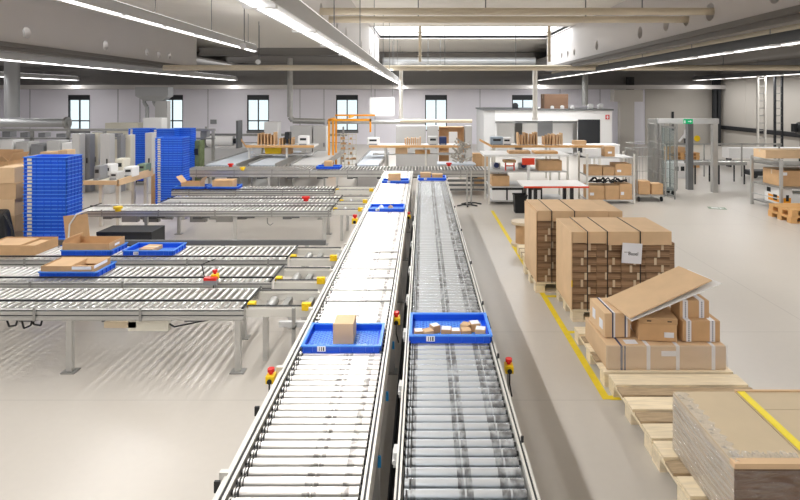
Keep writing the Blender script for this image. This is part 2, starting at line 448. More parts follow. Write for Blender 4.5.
# boxed ducts by the second window
t = thing('ceiling_duct_box', 'grey boxed duct with two bent pipes between the first two windows', 'duct', (X(154, 28), 28, 2.65))
MB().b(-.8, .85, -.3, .3, .15, .6).add([(-.8, -.3, .15), (.85, -.3, .15), (.85, .3, .15), (-.8, .3, .15), (-.4, -.2, -.1), (.5, -.2, -.1), (.5, .2, -.1), (-.4, .2, -.1)], [(0, 1, 5, 4), (1, 2, 6, 5), (2, 3, 7, 6), (3, 0, 4, 7), (4, 5, 6, 7)]).build('duct_hood', ductm, t)
for x in (-.5, 0): MB().tube([(x, 0, .15), (x, 0, -.2), (x + .15, 0, -.4), (x + .15, 0, -1.5)], .09, 10).build('pipe_run', ductm, t)
MB().b(.15, .75, -.2, .2, -1.5, -.1).build('duct_shaft', greym, t)
# boxed duct at the right of the back wall
t = thing('boxed_duct', 'tall beige boxed duct with wide head near the right end of the back wall', 'duct', (X(626, 30), 30, 0))
MB().b(-.38, .38, -.2, .2, 0, 2.5).build('duct_shaft', wall_r, t); MB().b(-.75, .8, -.3, .3, 2.5, 3.15).build('duct_head', wall_r, t)
cpipe('grey upright flue rising behind the white office', [(X(585, 29), 29, 2.3), (X(585, 29), 29, 4.5)], .16, steel, name='ceiling_flue')
# pipes on the right along the girder
cpipe('beige pipe running along the hall beside the right girder', [(7.1, 2, 4.08), (7.1, 30, 4.08)], .1, beige, hang=[((7.1, y, 4.1), (7.1, y, 4.5)) for y in (4, 8, 12, 16, 22)])
cpipe('thin grey pipe running along the hall right of the beige pipe', [(7.75, 2, 4.0), (7.75, 30, 4.0)], .035, steel)
t = thing('ceiling_cable_tray', 'grey perforated cable tray along the ceiling on the right', 'cable tray', (8.9, 2, 4.05))
MB().b(-.25, .25, 0, 28, 0, .01).b(-.25, -.24, 0, 28, 0, .09).b(.24, .25, 0, 28, 0, .09).build('tray_channel', gsteel, t)
m = MB()
for k in range(12): m.b(-.27, .27, k * 2.3, k * 2.3 + .04, -.03, 0); m.b(-.27, -.24, k * 2.3, k * 2.3 + .04, 0, .45); m.b(.24, .27, k * 2.3, k * 2.3 + .04, 0, .45)
m.build('tray_hanger', beige, t)
for k, y in enumerate((9, 13.5)):
    MB().b(-.2, .2, y - 2, y - 1.6, .01, .2).build('junction_box', black, t)


def trunk(x, y0, y1, label, zz=3.65, w_=.14, out=85, up=3.5):
    t = thing('ceiling_lamp', label, 'lamp', (x, y0, zz)); L_ = y1 - y0
    MB().b(-w_, w_, 0, L_, .05, .055, 1).b(-w_, w_, 0, L_, .055, .2).b(-w_ * .5, w_ * .5, 0, L_, .2, .26).build('housing', [gsteel if x > 5 else greym, gsteel if x > 5 else whitem], t)
    n = int(L_ / 1.5); m = MB(); d = MB()
    for k in range(n):
        a = k * L_ / n
        q_ = .018 if x > 5 else .032; m.b(-q_, q_, a + .02, a + L_ / n - .06, .02, .049)
        d.b(-w_, w_, a + L_ / n - .05, a + L_ / n + .01, .022, .05)
    m.build('diffuser', lamp_dim if x > 5 else lampm, t)['kind'] = 'stuff'; d.build('end_plate', whitem, t)['kind'] = 'stuff'
    hw_ = .018 if x > 5 else .032
    for nm, z_, q, ww, rot in (('lamp_light', .018, out, hw_ * 2, 0), ('added_uplight', .275, up, w_, PI)):  # second entry is an added upward light that lifts the ceiling
        if not q: continue
        li = bpy.data.lights.new(nm, 'AREA'); li.shape = 'RECTANGLE'; li.size = ww; li.size_y = L_ - .1
        li.energy = q * PI * ww * (L_ - .1); li.color = (1, .985, .96)
        lo = bpy.data.objects.new(nm, li); C.objects.link(lo); lo.parent = t; lo.location = (0, L_ / 2, z_); lo.rotation_euler = (rot, 0, 0)
    if x < 5: MB().b(-w_ * .5, w_ * .5, 0.05, L_ - .05, .26, .265).build('added_uplight_strip', added_up, t)  # added glowing strip facing the roof
    m = MB(); top = (4.5 if (x > 5.6 or x < -10.3) else ZC) - zz
    for k in range(int(L_ / 3) + 1): m.cyl((0, .3 + k * 3, .26), (0, .3 + k * 3, top), .008, 5)
    m.build('suspension_wire', gsteel, t)['kind'] = 'stuff'


trunk(-1.18, -5, 31, 'long white strip lamp line running down the hall above the left conveyor', zz=3.37, w_=.12, out=80, up=5)
trunk(-5.5, 2, 18, 'thin added strip lamp line high in the left roof bay, lighting the cross conveyors', zz=4.2, w_=.08, out=80, up=6)  # lamp line added along a pale strip, to cast roller streaks on the floor
trunk(6.5, -5, 31, 'long dark strip lamp line beside the right girder', w_=.2, out=165, up=1.5)
trunk(15.4, -5, 31, 'strip lamp line close to the right wall', w_=.2, out=165, up=1.5)
trunk(-10.6, -5, 31, 'strip lamp line at the left below the perforated girder', out=55, up=7)
trunk(-19.5, -5, 31, 'strip lamp line farthest to the left', out=60, up=5)
for x, y, lab in ((X(428, 24.5), 24.3, 'small round ceiling sensor left below the skylight'), (X(440, 24.5), 24.3, 'small twin ceiling spotlight right of the sensor')):
    t = thing('ceiling_spotlight', lab, 'lamp', (x, y, 4.0)); MB().cyl((0, 0, .1), (0, 0, ZC - 4 if False else 1.37), .012, 6).build('rod', gsteel, t); MB().cyl((0, -.12, 0), (0, .1, .08), .12, 14).build('head', greym, t)
for px, py, Y_, lab, e, aim in ((243, 46, 14.0, 'ceiling spotlight on a rod in the left roof bay, nearer the camera', 350, (-3.2, 3.5, 0)), (258, 62, 19.0, 'ceiling spotlight on a rod in the left roof bay, farther away', 350, (-4.6, 9, 0))):
    p = Vector((X(px, Y_), Y_, Z(py, Y_)))
    t = thing('ceiling_spotlight', lab, 'lamp', p)
    MB().cyl((0, .1, .0), (0, .1, ZC - p.z), .012, 6).build('rod', gsteel, t)
    d = (Vector(aim) - p).normalized()
    MB().cyl(-d * .2, d * .0, .05, 14, r1=.09).build('head', greym, t)
t = thing('wall_board', 'blank white board hanging before the back wall left of the middle window', 'board', (X(382, 25), 25, Z(116, 25)))
MB().b(-.56, .56, -.02, .02, 0, .85).build('hanging_board_panel', whitem, t)
MB().b(-.5, -.48, -.01, .01, .85, 3.4).b(.48, .5, -.01, .01, .85, 3.4).build('suspension_wire', gsteel, t)

# ------------------------------------------------------------------ floor markings
def fl(name, label, x0, x1, y0, y1, m=yfloor, z=.004): return tag(MB().b(x0, x1, y0, y1, .0005, z).build(name, m), label, 'floor tape')


fl('floor_tape', 'long yellow floor tape line along the left of the pallets', 1.635, 1.705, 5.0, 13.3)
fl('floor_tape', 'short yellow floor tape tick by the leaning-sheet pallet, nearest of the ticks', 1.705, 1.8, 4.99, 5.06)
fl('floor_tape', 'short yellow floor tape tick between the loose cartons and the tall stack', 1.705, 2.0, 6.4, 6.46)
fl('floor_tape', 'short yellow floor tape tick between the two tall stacks', 1.705, 2.3, 7.55, 7.62)
m = MB().b(-.2, .2, -.13, .13, .0005, .004, 0).b(-.13, .03, -.07, .07, .004, .006, 1).ngon([(.05, -.08), (.16, 0), (.05, .08)], .002, 1, Matrix.Translation((0, 0, .004)))
tag(m.build('floor_sign', [mat('faded_green', rgb(140, 160, 140), .6), whitem], loc=(X(717, 13.6), 13.6, 0), rz=-.3), 'worn green and white escape route sticker on the floor', 'floor sign')

# ------------------------------------------------------------------ conveyors
def estop(parent, loc, s=1.0, face=-1):
    b = MB().b(-.035 * s, .035 * s, -.045 * s, .045 * s, -.03 * s, .035 * s).build('emergency_stop', yellow, parent, loc, bevel=.006)
    MB().cyl((0, 0, .035 * s), (0, 0, .055 * s), .016 * s, 12).cyl((0, 0, .055 * s), (0, 0, .08 * s), .028 * s, 14).build('stop_button', red, b)
    MB().cyl((0, -.046 * s, -.005), (0, -.056 * s, -.005), .02 * s, 12).tube([(0, -.05 * s, -.01), (.0, -.05 * s, -.1), (.02, -.02, -.2)], .006, 6).build('cable', black, b)
    return b


def main_conveyor(name, label, xl, xr, y0, y1, zt, rmat, rr=.0245, pitch=.0755, railw=(.05, .04)):
    t = thing(name, label, 'conveyor', ((xl + xr) / 2, y0, 0)); cx = (xl + xr) / 2; W = (xr - xl) / 2; L_ = y1 - y0
    for s, rw in ((-1, railw[0]), (1, railw[1])):
        a, b_ = (-W, -W + rw) if s < 0 else (W - rw, W)
        m = MB(); m.b(a, b_, 0, L_, zt - .16, zt - .012)
        m.b(a, a + rw * .34, 0, L_, zt - .012, zt); m.b(b_ - rw * .34, b_, 0, L_, zt - .012, zt)
        m.b(a + rw * .34, b_ - rw * .34, 0, L_, zt - .0119, zt - .009, 1)
        m.build('side_rail', [alu_w, dark], t)
    wl, wr = -W + railw[0] + .004, W - railw[1] - .004
    n = int(L_ / pitch)
    hl = (wr - wl) / 2; mid = (wr + wl) / 2
    m = MB().cyl((-hl + .05, 0, 0), (hl - .012, 0, 0), rr, 18, 0).cyl((-hl + .012, 0, 0), (-hl + .05, 0, 0), rr * .93, 14, 0)
    m.cyl((-hl + .02, 0, 0), (-hl + .026, 0, 0), rr * 1.0, 14, 1).cyl((-hl + .036, 0, 0), (-hl + .042, 0, 0), rr * 1.0, 14, 1)
    m.cyl((-hl, 0, 0), (-hl + .012, 0, 0), .012, 8, 1).cyl((hl - .012, 0, 0), (hl, 0, 0), .012, 8, 1)
    me = m.mesh('roller', [rmat, rubber]); zr = zt - rr - .004
    rest = MB()
    for k in range(n):
        yy = (k + .5) * pitch
        if k < 100 + int(1.6 / pitch) and k >= int(1.6 / pitch):
            o = bpy.data.objects.new('roller', me); C.objects.link(o); o.parent = t; o.location = (mid, yy, zr)
        else:
            rest.cyl((mid - hl + .012, yy, zr), (mid + hl - .012, yy, zr), rr, 12)
    o = rest.build('roller_row', rmat, t); o['kind'] = 'stuff'
    # drive belt loops joining neighbouring rollers at the left end
    m = MB()
    for k in range(0, n - 1):
        yy = (k + .5) * pitch; xx = wl + (.023 if k % 2 else .039)
        m.b(xx - .004, xx + .004, yy, yy + pitch, zr + rr * .9, zr + rr * 1.0); m.b(xx - .004, xx + .004, yy, yy + pitch, zr - rr, zr - rr * .9)
    o = m.build('drive_belt_row', rubber, t); o['kind'] = 'stuff'
    MB().b(wl, wr, 0, L_, zt - .15, zt - .14).build('belly_pan', pan, t)
    for yy in [k * 1.9 + .5 for k in range(int(L_ / 1.9) + 1)]:
        if yy > L_ - .1: break
        for s in (-1, 1):
            x = s * (W - .04)
            l = MB().b(x - .03, x + .03, yy - .03, yy + .03, .012, zt - .16).build('leg', alu, t)
            MB().b(x - .06, x + .06, yy - .06, yy + .06, 0, .012).build('foot_plate', steel, l)
        MB().b(-W + .07, W - .07, yy - .02, yy + .02, .3, .36).build('cross_bar', alu, t)
    return t, cx


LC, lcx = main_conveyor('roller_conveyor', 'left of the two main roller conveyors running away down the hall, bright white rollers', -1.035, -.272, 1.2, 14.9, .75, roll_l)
RC, rcx = main_conveyor('roller_conveyor', 'right of the two main roller conveyors running away down the hall, bluish chrome rollers', -.135, .54, 1.2, 12.9, .90, roll_r, rr=.0238, railw=(.03, .035))
# extra guide rail outside the left conveyor
m = MB().b(-.412, -.40, 0, 13.6, .70, .715)
for k in range(12): m.b(-.44, -.38, .6 + k * 1.15, .63 + k * 1.15, .66, .735)
m.build('guide_rail', alu_w, LC, (0, 0, 0))
m = MB()
for yy in (7.1, 6.79, 6.4, 6.08, 5.70, 5.39): m.b(-.31, .325, yy - 1.2 - .008, yy - 1.2 + .008, .748, .757)
m.build('transfer_strip', steel, LC)
estop(LC, (-.46, 4.03 - 1.2, .69), .9); estop(LC, (-.46, 9.0 - 1.2, .72), 1.3)
estop(LC, (.405, 5.15 - 1.2, .66), 1.0); estop(LC, (.405, 9.6 - 1.2, .66), 1.0)
for yy in (3.2, 3.9, 4.7): 
    MB().b(.39, .41, yy - 1.2 - .012, yy - 1.2 + .012, .6, .63).cyl((.4, yy - 1.2, .63), (.4, yy - 1.2, .66), .01, 8).build('sensor', mat('blue_sensor%d' % int(yy * 10), rgb(30, 150, 220), .4), LC)
for yy in (2.9, 3.6): MB().b(-.45, -.42, yy - 1.2, yy - 1.2 + .015, .66, .72).build('reflector_bracket', black, LC)
MB().cyl((.355, 4.0 - 1.2, .66), (.355, 4.0 - 1.2, .661), .001, 4)
e = estop(RC, (.44, 4.12 - 1.2, .72), .9)
MB().cyl((.44, 2.94, .55), (.44, 2.94, .69), .012, 8).b(.31, .44, 2.93, 2.95, .75, .77).b(.43, .45, 2.95, 2.97, .6, .77) if False else MB().cyl((.44, 2.94, .5), (.44, 2.94, .69), .012, 8).b(.31, .45, 2.93, 2.95, .5, .52).b(.31, .33, 2.93, 2.95, .5, .74).build('stop_post', steel, RC)
MB().b(.318, .345, 3.22, 3.45, .72, .9).build('cable_box', dark, RC)
for yy in (2.95, 4.9, 6.1, 7.6, 3.9, 9.2):
    MB().cyl((.33, yy - 1.2, .84), (.33, yy - 1.2, .93), .008, 8).b(.315, .345, yy - 1.21, yy - 1.19, .83, .85).build('reflector_post', black, RC)
# small devices under the left edge of the right conveyor
for k, yy in enumerate((3.05, 3.75, 4.6, 5.4, 6.3, 7.4, 8.6)):
    MB().b(-.365, -.317, yy - 1.2 - .04, yy - 1.2 + .04, .72, .80).cyl((-.36, yy - 1.26, .76), (-.36, yy - 1.14, .76), .012, 8).build('sensor', greym, RC)
# things in the gap
t = thing('cable_trough', 'dark cable trough on the floor in the gap between the main conveyors', 'cable trough', (-.19, 1.3, 0))
MB().b(-.045, .045, 0, 11.3, 0, .03).b(-.045, -.04, 0, 11.3, .03, .1).b(.04, .045, 0, 11.3, .03, .1).build('trough_channel', pan, t)
MB().tube([(-.02, .3 * k, .05 + .01 * math.sin(k)) for k in range(37)], .012, 6).build('cable', black, t)
o = tag(MB().b(-.09, .0, -.06, .06, 0, .32).b(-.03, .02, -.03, .03, .12, .22).build('drive_box', greym, loc=(-.17, 2.95, .1), bevel=.004), 'pale grey drive box in the gap between the main conveyors near the camera', 'machine box')
o.location = (-.16, 2.9, .10)


def cross(label, x0, x1, y0, y1, zt=.65, pitch=.078, legs=(), rr=.0175, beam=.12, guide=None, group=None, rbeam=True, footz=0):
    t = thing('cross_conveyor', label, 'conveyor', (x0, y0, 0), group=group); L_ = x1 - x0; D = y1 - y0
    MB().b(.05, L_ - .05, D * .1, D * .9, zt - beam - .012, zt - beam).build('cable_pan', pan, t) if y0 > 12 else None
    mm_ = MB(); q_ = .3
    while q_ < L_ - .5: mm_.b(q_, q_ + .16, D * .3, D * .5, zt - beam - .09, zt - beam - .013).cyl((q_ + .16, D * .4, zt - beam - .05), (q_ + .3, D * .4, zt - beam - .05), .035, 8); q_ += .85
    mm_.build('drive_motor', gsteel, t)['kind'] = 'stuff'
    m = MB().b(0, L_, 0, .035, zt - beam, zt - .012).b(0, L_, -.012, 0, zt - .045, zt - .03).b(0, L_, -.012, 0, zt - beam + .01, zt - beam + .03)
    m.b(0, L_, D - .035, D, zt - beam, zt - .012)
    m.b(0, L_, -.0015, 0, zt - .026, zt - .018, 1).b(0, L_, -.0015, 0, zt - beam * .62, zt - beam * .54, 1).b(0, L_, -.0015, 0, zt - beam + .004, zt - beam + .008, 1)
    m.build('side_rail', [alu, dark], t)
    me = MB().cyl((0, .04, 0), (0, D - .04, 0), rr, 10).cyl((0, .03, 0), (0, .04, 0), .01, 6).mesh('roller', roll_x)
    n = int(L_ / pitch); rest = None
    for k in range(n):
        if k >= n - 100:
            o = bpy.data.objects.new('roller', me); C.objects.link(o); o.parent = t; o.location = ((k + .5) * pitch, 0, zt - rr)
        else:
            rest = rest or MB(); rest.cyl(((k + .5) * pitch, .04, zt - rr), ((k + .5) * pitch, D - .04, zt - rr), rr, 8)
    if rest: rest.build('roller_row', roll_x, t)['kind'] = 'stuff'
    for lx in legs:
        for yy in (.02,):
            l = MB().b(lx - x0 - .028, lx - x0 + .028, yy, yy + .05, .012, zt - beam).build('leg', alu, t)
            MB().b(lx - x0 - .07, lx - x0 + .07, yy - .03, yy + .08, 0, .012).build('foot_plate', steel, l)
        MB().b(lx - x0 - .02, lx - x0 + .02, .07, D - .035, zt - beam, zt - beam + .03).build('cross_bar', alu, t)
    m = MB()
    k = .4
    while k < L_: m.b(k - .012, k + .012, -.02, -.012, zt - beam + .0, zt + .012); k += 1.05
    m.build('rail_bracket', steel, t)['kind'] = 'stuff'
    if guide is not None:
        m = MB().b(0, L_, guide - y0 - .008, guide - y0 + .008, zt + .012, zt + .03)
        k = .1
        while k < L_: m.b(k - .006, k + .006, guide - y0 - .006, guide - y0 + .006, zt - .02, zt + .012) if False else None; k += 1.0
        m.b(0, .02, -.01, D, zt + .0, zt + .012).b(L_ - .02, L_, -.01, D, zt + .0, zt + .012)
        m.build('guide_rail', dark, t)
    return t


cA = cross('nearest cross conveyor on the left with a leg standing on open floor', -5.3, -1.78, 5.46, 6.08, legs=(X(70, 5.5), X(238, 5.5)), guide=5.62)
cB = cross('second cross conveyor on the left carrying the low opened carton', -5.9, -1.72, 6.24, 6.85, legs=(-5.0, -2.05), guide=6.34)
cC = cross('third cross conveyor on the left carrying two opened cartons and a blue tray', -6.6, -1.76, 7.12, 7.78, legs=(-5.6, -2.0), guide=7.18)
cD = cross('cross conveyor behind the open floor strip, front one of the middle bank', -6.35, -1.7, 10.2, 10.85, legs=(X(148, 10.3), X(236, 10.3), X(325, 10.3)), guide=10.5)
cE = cross('cross conveyor in the middle of the middle bank on the left', -5.25, -1.7, 11.0, 11.7, legs=(-4.9, -1.9), guide=11.3)
cF = cross('rearmost cross conveyor of the middle bank carrying cartons in blue trays', -5.65, -2.0, 12.35, 13.0, legs=(-5.4, -4.2, -2.3), guide=12.4)
cG = cross('long cross conveyor at the far ends of the main conveyors', -6.7, 2.35, 15.3, 16.2, zt=.72, pitch=.092, legs=(-6.4, -4.3, -2.4, -.4, 1.8), beam=.2)
for z_ in (.14, .27, .40):
    for y_ in (.05, .8): MB().b(7.4, 9.0, y_, y_ + .03, z_, z_ + .05).build('lower_rail', gsteel, cG)
# under-frame boxes of the nearest conveyor
MB().b(X(128, 5.5) + 5.3, X(168, 5.5) + 5.3, .04, .1, .41, .53, 0).b(X(104, 5.5) + 5.3, X(136, 5.5) + 5.3, .04, .1, .44, .50, 1).build('control_box', [cream, tape], cA)
MB().tube([(X(168, 5.5) + 5.3, .07, .47), (2.8, .07, .44), (3.2, .07, .52)], .008, 6).build('cable', black, cA)
for k in range(7):
    x = [.15, .3, .5, .62, 1.1, 1.25, 1.35][k]
    MB().tube([(x, .08, .53), (x + .03, .08, .46 - .02 * (k % 3)), (x + .1, .08, .45), (x + .12, .08, .53)], .009, 6).build('cable', black, cA)
for cc, xs_ in ((cD, (.6, 1.0, 1.9, 2.4)),):
    for x in xs_: MB().b(x, x + .3, .3, .4, .36, .5).cyl((x + .35, .35, .45), (x + .55, .35, .45), .05, 10).build('motor', steel, cc)
MB().tube([(3.45, .05, .5), (3.45, .05, .4), (3.5, .05, .36), (3.56, .05, .4)], .01, 6).build('hook', steel, cD)
# red stop boxes
estop(cB, (X(216, 6.3) + 5.9, .03, .70), 1.0)
o = MB().b(-.07, .07, -.03, .03, -.03, .02).b(-.07, .07, -.03, .03, .02, .05, 1).build('stop_switch', [midgrey, red], cB, (X(216, 6.35) + 5.9, -.05, .67))
MB().tube([(-.06, 0, 0), (-.12, .05, .18), (-.02, .2, .2)], .006, 6).build('cable', black, o)
for cc, x0, px, Y_, z_ in ((cE, -5.25, 308, 11.2, .70), (cG, -6.7, 230, 15.25, .84), (cG, -6.7, 449, 15.25, .86), (cD, -6.35, 115, 10.1, .66), (cG, -6.7, 242, 15.25, .74)):
    col = yellow if px in (115, 242) else red
    MB().cyl((0, 0, -.03), (0, 0, .02), .05, 12).cyl((0, 0, .02), (0, 0, .06), .08, 14).build('stop_button', col, cc, (X(px, Y_) - x0, .0, z_))


def transfer(label, y0, y1, x0=-1.77, x1=-1.12, zt=.65):
    """belt transfer between a cross conveyor and the left main conveyor"""
    t = thing('belt_transfer', label, 'conveyor', (x0, y0, 0)); L_ = x1 - x0; D = y1 - y0
    for a in (0, D - .07):
        MB().b(0, L_, a, a + .05, zt - .1, zt - .02).b(.02, L_ - .02, a + .01, a + .04, zt - .02, zt).build('transfer_rail', alu_w, t)
        MB().b(.0, L_ - .02, a + .012, a + .038, zt, zt + .008).build('transfer_belt', dark, t)
    MB().b(L_ - .09, L_, -.02, .03, zt - .03, zt + .04).cyl((L_ - .045, -.03, zt), (L_ - .045, -.02, zt), .03, 10).build('end_guard', yellow, t)
    MB().b(.0, .07, .04, .12, zt - .05, zt + .02).build('motor_guard', yellow, t)
    MB().cyl((.18, D * .3, zt - .08), (.18, D * .75, zt - .08), .05, 12).b(.3, .36, .05, D - .07, zt - .12, zt - .06).b(.55, .6, .05, D - .07, zt - .12, zt - .06).build('motor', steel, t)
    for x in (.1, .5): 
        l = MB().b(x, x + .05, D * .45, D * .45 + .05, 0, zt - .12).build('leg', alu, t)
    MB().b(.1, .55, D * .45, D * .45 + .05, zt - .12, zt - .1).build('cross_bar', alu, t)
    return t


transfer('belt transfer with yellow guards joining the nearest cross conveyor to the main line', 5.50, 6.02)
transfer('belt transfer with yellow guards joining the second cross conveyor to the main line', 6.28, 6.80, x0=-1.70)
transfer('belt transfer with yellow guards joining the third cross conveyor to the main line', 7.16, 7.70, x0=-1.74)
transfer('belt transfer joining the front middle-bank conveyor to the main line', 10.25, 10.8, x0=-1.68)
transfer('belt transfer joining the centre middle-bank conveyor to the main line', 11.05, 11.65, x0=-1.68)
transfer('belt transfer joining the rearmost middle-bank conveyor to the main line', 12.4, 12.95, x0=-1.98)
# long low rails at floor strip between third conveyor and middle bank
t = thing('guard_rail', 'dark level guard rail behind the third cross conveyor on the left', 'rail', (-6.6, 7.92, 0))
MB().b(0, 5.2, -.02, .02, .62, .69).build('rail_bar', gsteel, t)
for k in range(5): MB().b(.1 + k * 1.2, .16 + k * 1.2, -.02, .02, 0, .62).build('post', alu, t)
t = thing('gutter_plate', 'grey sloping support with triangular bracket under the transfer beside the left main conveyor', 'bracket', (X(334, 5.2), 5.25, 0))
MB().add([(-.13, 0, .53), (.13, 0, .53), (.04, 0, .42), (-.04, 0, .42), (-.13, .05, .53), (.13, .05, .53), (.04, .05, .42), (-.04, .05, .42)], [(0, 1, 2, 3), (7, 6, 5, 4), (0, 4, 5, 1), (1, 5, 6, 2), (2, 6, 7, 3), (3, 7, 4, 0)]).b(-.55, .2, 0, .05, .53, .58).build('bracket_plate', greym, t)
MB().b(-.03, .03, 0, .05, .0, .42).build('post', alu, t)
MB().b(-.4, -.37, -.1, -.07, .3, .75).b(-.4, -.37, -.1, .02, .55, .57).build('sensor_rod', steel, t)
t.location.y = 5.3

# ------------------------------------------------------------------ blue trays
def tray_mesh(w_=.6, d=.4, h=.085, fine=True):
    m = MB(); t = .008
    m.b(-w_ / 2 + .012, w_ / 2 - .012, 0, d, 0, .006)
    for a, b_, c, e in ((-w_ / 2 + .01, w_ / 2 - .01, .01, .01 + t), (-w_ / 2 + .01, w_ / 2 - .01, d - .01 - t, d - .01), (-w_ / 2 + .01, -w_ / 2 + .01 + t, .01, d - .01), (w_ / 2 - .01 - t, w_ / 2 - .01, .01, d - .01)):
        m.b(a, b_, c, e, 0, h)
    # rim flange
    z = h - .012
    m.b(-w_ / 2, w_ / 2, 0, .022, z, h, 1).b(-w_ / 2, w_ / 2, d - .022, d, z, h, 1).b(-w_ / 2, -w_ / 2 + .022, .022, d - .022, z, h, 1).b(w_ / 2 - .022, w_ / 2, .022, d - .022, z, h, 1)
    for fx in (-.47, -.36, -.2, -.02, .14, .3, .4, .47):
        m.b(fx * w_ - .004, fx * w_ + .004, 0, .012, 0, z); m.b(fx * w_ - .004, fx * w_ + .004, d - .012, d, 0, z)
    for fy in (.1, .3, .5, .7, .9):
        m.b(-w_ / 2, -w_ / 2 + .012, fy * d - .004, fy * d + .004, 0, z); m.b(w_ / 2 - .012, w_ / 2, fy * d - .004, fy * d + .004, 0, z)
    if fine:
        k = -w_ / 2 + .06
        while k < w_ / 2 - .05:
            for yy in [.04 + .035 * q for q in range(int((d - .07) / .035))]:
                for s in (-1, 1):
                    M = Matrix.Translation((k, yy + .015, .006)) @ Matrix.Rotation(s * .55, 4, 'Z')
                    m.b(-.026, .026, -.003, .003, 0, .004, 2, M)
            k += .05
    return m.mesh('tray', [blue, blue_l, blue_b])


TF = tray_mesh(.63, .44, .06); TW = tray_mesh(.68, .42, .07)


def place_tray(label, x, y, z, me=TF, lab=True, rz=0, group=None):
    o = bpy.data.objects.new('blue_tray', me); C.objects.link(o); o.location = (x, y, z); o.rotation_euler.z = rz; tag(o, label, 'tray', group)
    if lab:
        c = MB().b(-.185, -.12, -.003, .0, .015, .055, 0).b(-.17, -.165, -.0035, -.003, .02, .05, 1).b(-.155, -.148, -.0035, -.003, .02, .05, 1).b(-.14, -.13, -.0035, -.003, .02, .05, 1).build('label_card', [paper, ink], o)
    return o


def carton(label, x, y, z, w_, d, h, m=card, rz=0, tp=True, name='carton', group=None, marks=(), cat='box'):
    """closed carton, front face towards the camera; x,y = front left corner"""
    t = thing(name, label, cat, (x, y, z), rz, group)
    b = MB().b(0, w_, 0, d, 0, h).build('box_body', m, t, bevel=.004)
    if tp:
        MB().b(0, w_, d / 2 - .025, d / 2 + .025, h, h + .0015).b(-.0015, 0, d / 2 - .025, d / 2 + .025, h * .7, h).b(w_, w_ + .0015, d / 2 - .025, d / 2 + .025, h * .7, h).build('tape_strip', tape, t)
    for (a, b_, c, e) in marks: MB().b(w_ * a, w_ * b_, -.0015, 0, h * c, h * e).build('paper_label', paper, t)
    return t


def open_carton(label, x, y, z, w_, d, h, rz=0, m=card_d, flaps=(), insert=None, name='open_carton', slot=False, group=None):
    t = thing(name, label, 'box', (x, y, z), rz, group); k = .006
    MB().b(0, w_, 0, d, 0, k).b(0, w_, 0, k, k, h).b(0, w_, d - k, d, k, h).b(0, k, k, d - k, k, h).b(w_ - k, w_, k, d - k, k, h).build('box_body', m, t)
    for (side, ang, ln) in flaps:
        if side == 'l': M = Matrix.Translation((0, 0, h)) @ Matrix.Rotation(-ang, 4, 'Y'); bb = (-.003, 0.003, 0, d, 0, ln)
        if side == 'r': M = Matrix.Translation((w_, 0, h)) @ Matrix.Rotation(ang, 4, 'Y'); bb = (-.003, .003, 0, d, 0, ln)
        if side == 'f': M = Matrix.Translation((0, 0, h)) @ Matrix.Rotation(ang, 4, 'X'); bb = (0, w_, -.003, .003, 0, ln)
        if side == 'b': M = Matrix.Translation((0, d, h)) @ Matrix.Rotation(-ang, 4, 'X'); bb = (0, w_, -.003, .003, 0, ln)
        MB().b(*bb, 0, M).build('flap', card_in, t)
    for ins in (insert or []):
        a, b_, c, e, zt = ins; MB().b(a * w_, b_ * w_, c * d, e * d, k, zt).build('packed_board', card_in, t)
    if slot: MB().b(w_, w_ + .001, d * .35, d * .65, h * .55, h * .75).build('hand_hole', paper, t)
    return t


place_tray('blue tray on the left main conveyor holding a small plain carton, nearest on that line', -.642, 4.30, .746)
carton('small plain carton standing in the nearest blue tray on the left main conveyor', -.726, 4.43, .757, .165, .2, .165, tp=False)
place_tray('blue tray full of small cartons on the right main conveyor', .209, 4.14, .896)
k = 0
for px, yy, rz, dz in ((419, 4.19, .1, 0), (430, 4.185, .5, 0), (446, 4.20, -.1, 0), (456, 4.2, .05, 0), (467, 4.19, .12, 0), (480, 4.2, -.2, 0), (437, 4.29, .5, 0), (464, 4.3, -.5, 0), (476, 4.31, .2, 0)):
    s = .066 + .005 * (k % 3)
    nm = ['leftmost', 'second from left', 'third from left', 'fourth from left', 'fifth from left', 'rightmost', 'left one of the back', 'middle one of the back', 'right one of the back'][k]
    t = thing('small_carton', 'tiny carton in the right conveyor tray, %s row' % nm if k > 5 else 'tiny carton, front row of the right conveyor tray, ' + nm, 'box', (X(px, yy * 1.0) + .0, yy, .9065), rz, 'tiny cartons in the blue tray')
    MB().b(-s / 2, s / 2, 0, s, 0, s * .85).build('box_body', [card_d, card][k % 2], t, bevel=.003)
    MB().b(-s / 2 + .004, s / 2 - .004, .004, s - .004, s * .85, s * .85 + .001).build('top_label', card_in if k % 3 == 1 else paper, t)
    k += 1
place_tray('blue tray holding two pale scraps in the middle of the left main conveyor', -.642, 9.6, .746)
for k, (dx, lab) in enumerate(((-.05, 'pale crumpled paper in the middle blue tray of the left conveyor, right one'), (-.22, 'pale crumpled paper in the middle blue tray of the left conveyor, left one'))):
    m = MB(); n = 7
    vs = [(.06 * math.cos(a * 2 * PI / n) * (1 + .2 * (a % 2)), .04 * math.sin(a * 2 * PI / n), .0) for a in range(n)] + [(.04 * math.cos(a * 2 * PI / n), .03 * math.sin(a * 2 * PI / n), .05 + .015 * (a % 3)) for a in range(n)] + [(0, 0, .06)]
    m.add(vs, [tuple(range(n - 1, -1, -1))] + [(a, (a + 1) % n, n + (a + 1) % n, n + a) for a in range(n)] + [(n + a, n + (a + 1) % n, 2 * n) for a in range(n)])
    tag(m.build('crumpled_paper', [card_in, paper][k], loc=(-.62 + dx + .1, 9.75, .757)), lab, 'paper')
place_tray('blue tray holding a brown carton near the far end of the left main conveyor', -.642, 12.75, .746)
carton('brown carton in the blue tray near the far end of the left main conveyor', X(388, 12.85), 12.82, .757, .29, .26, .2, m=card_d)
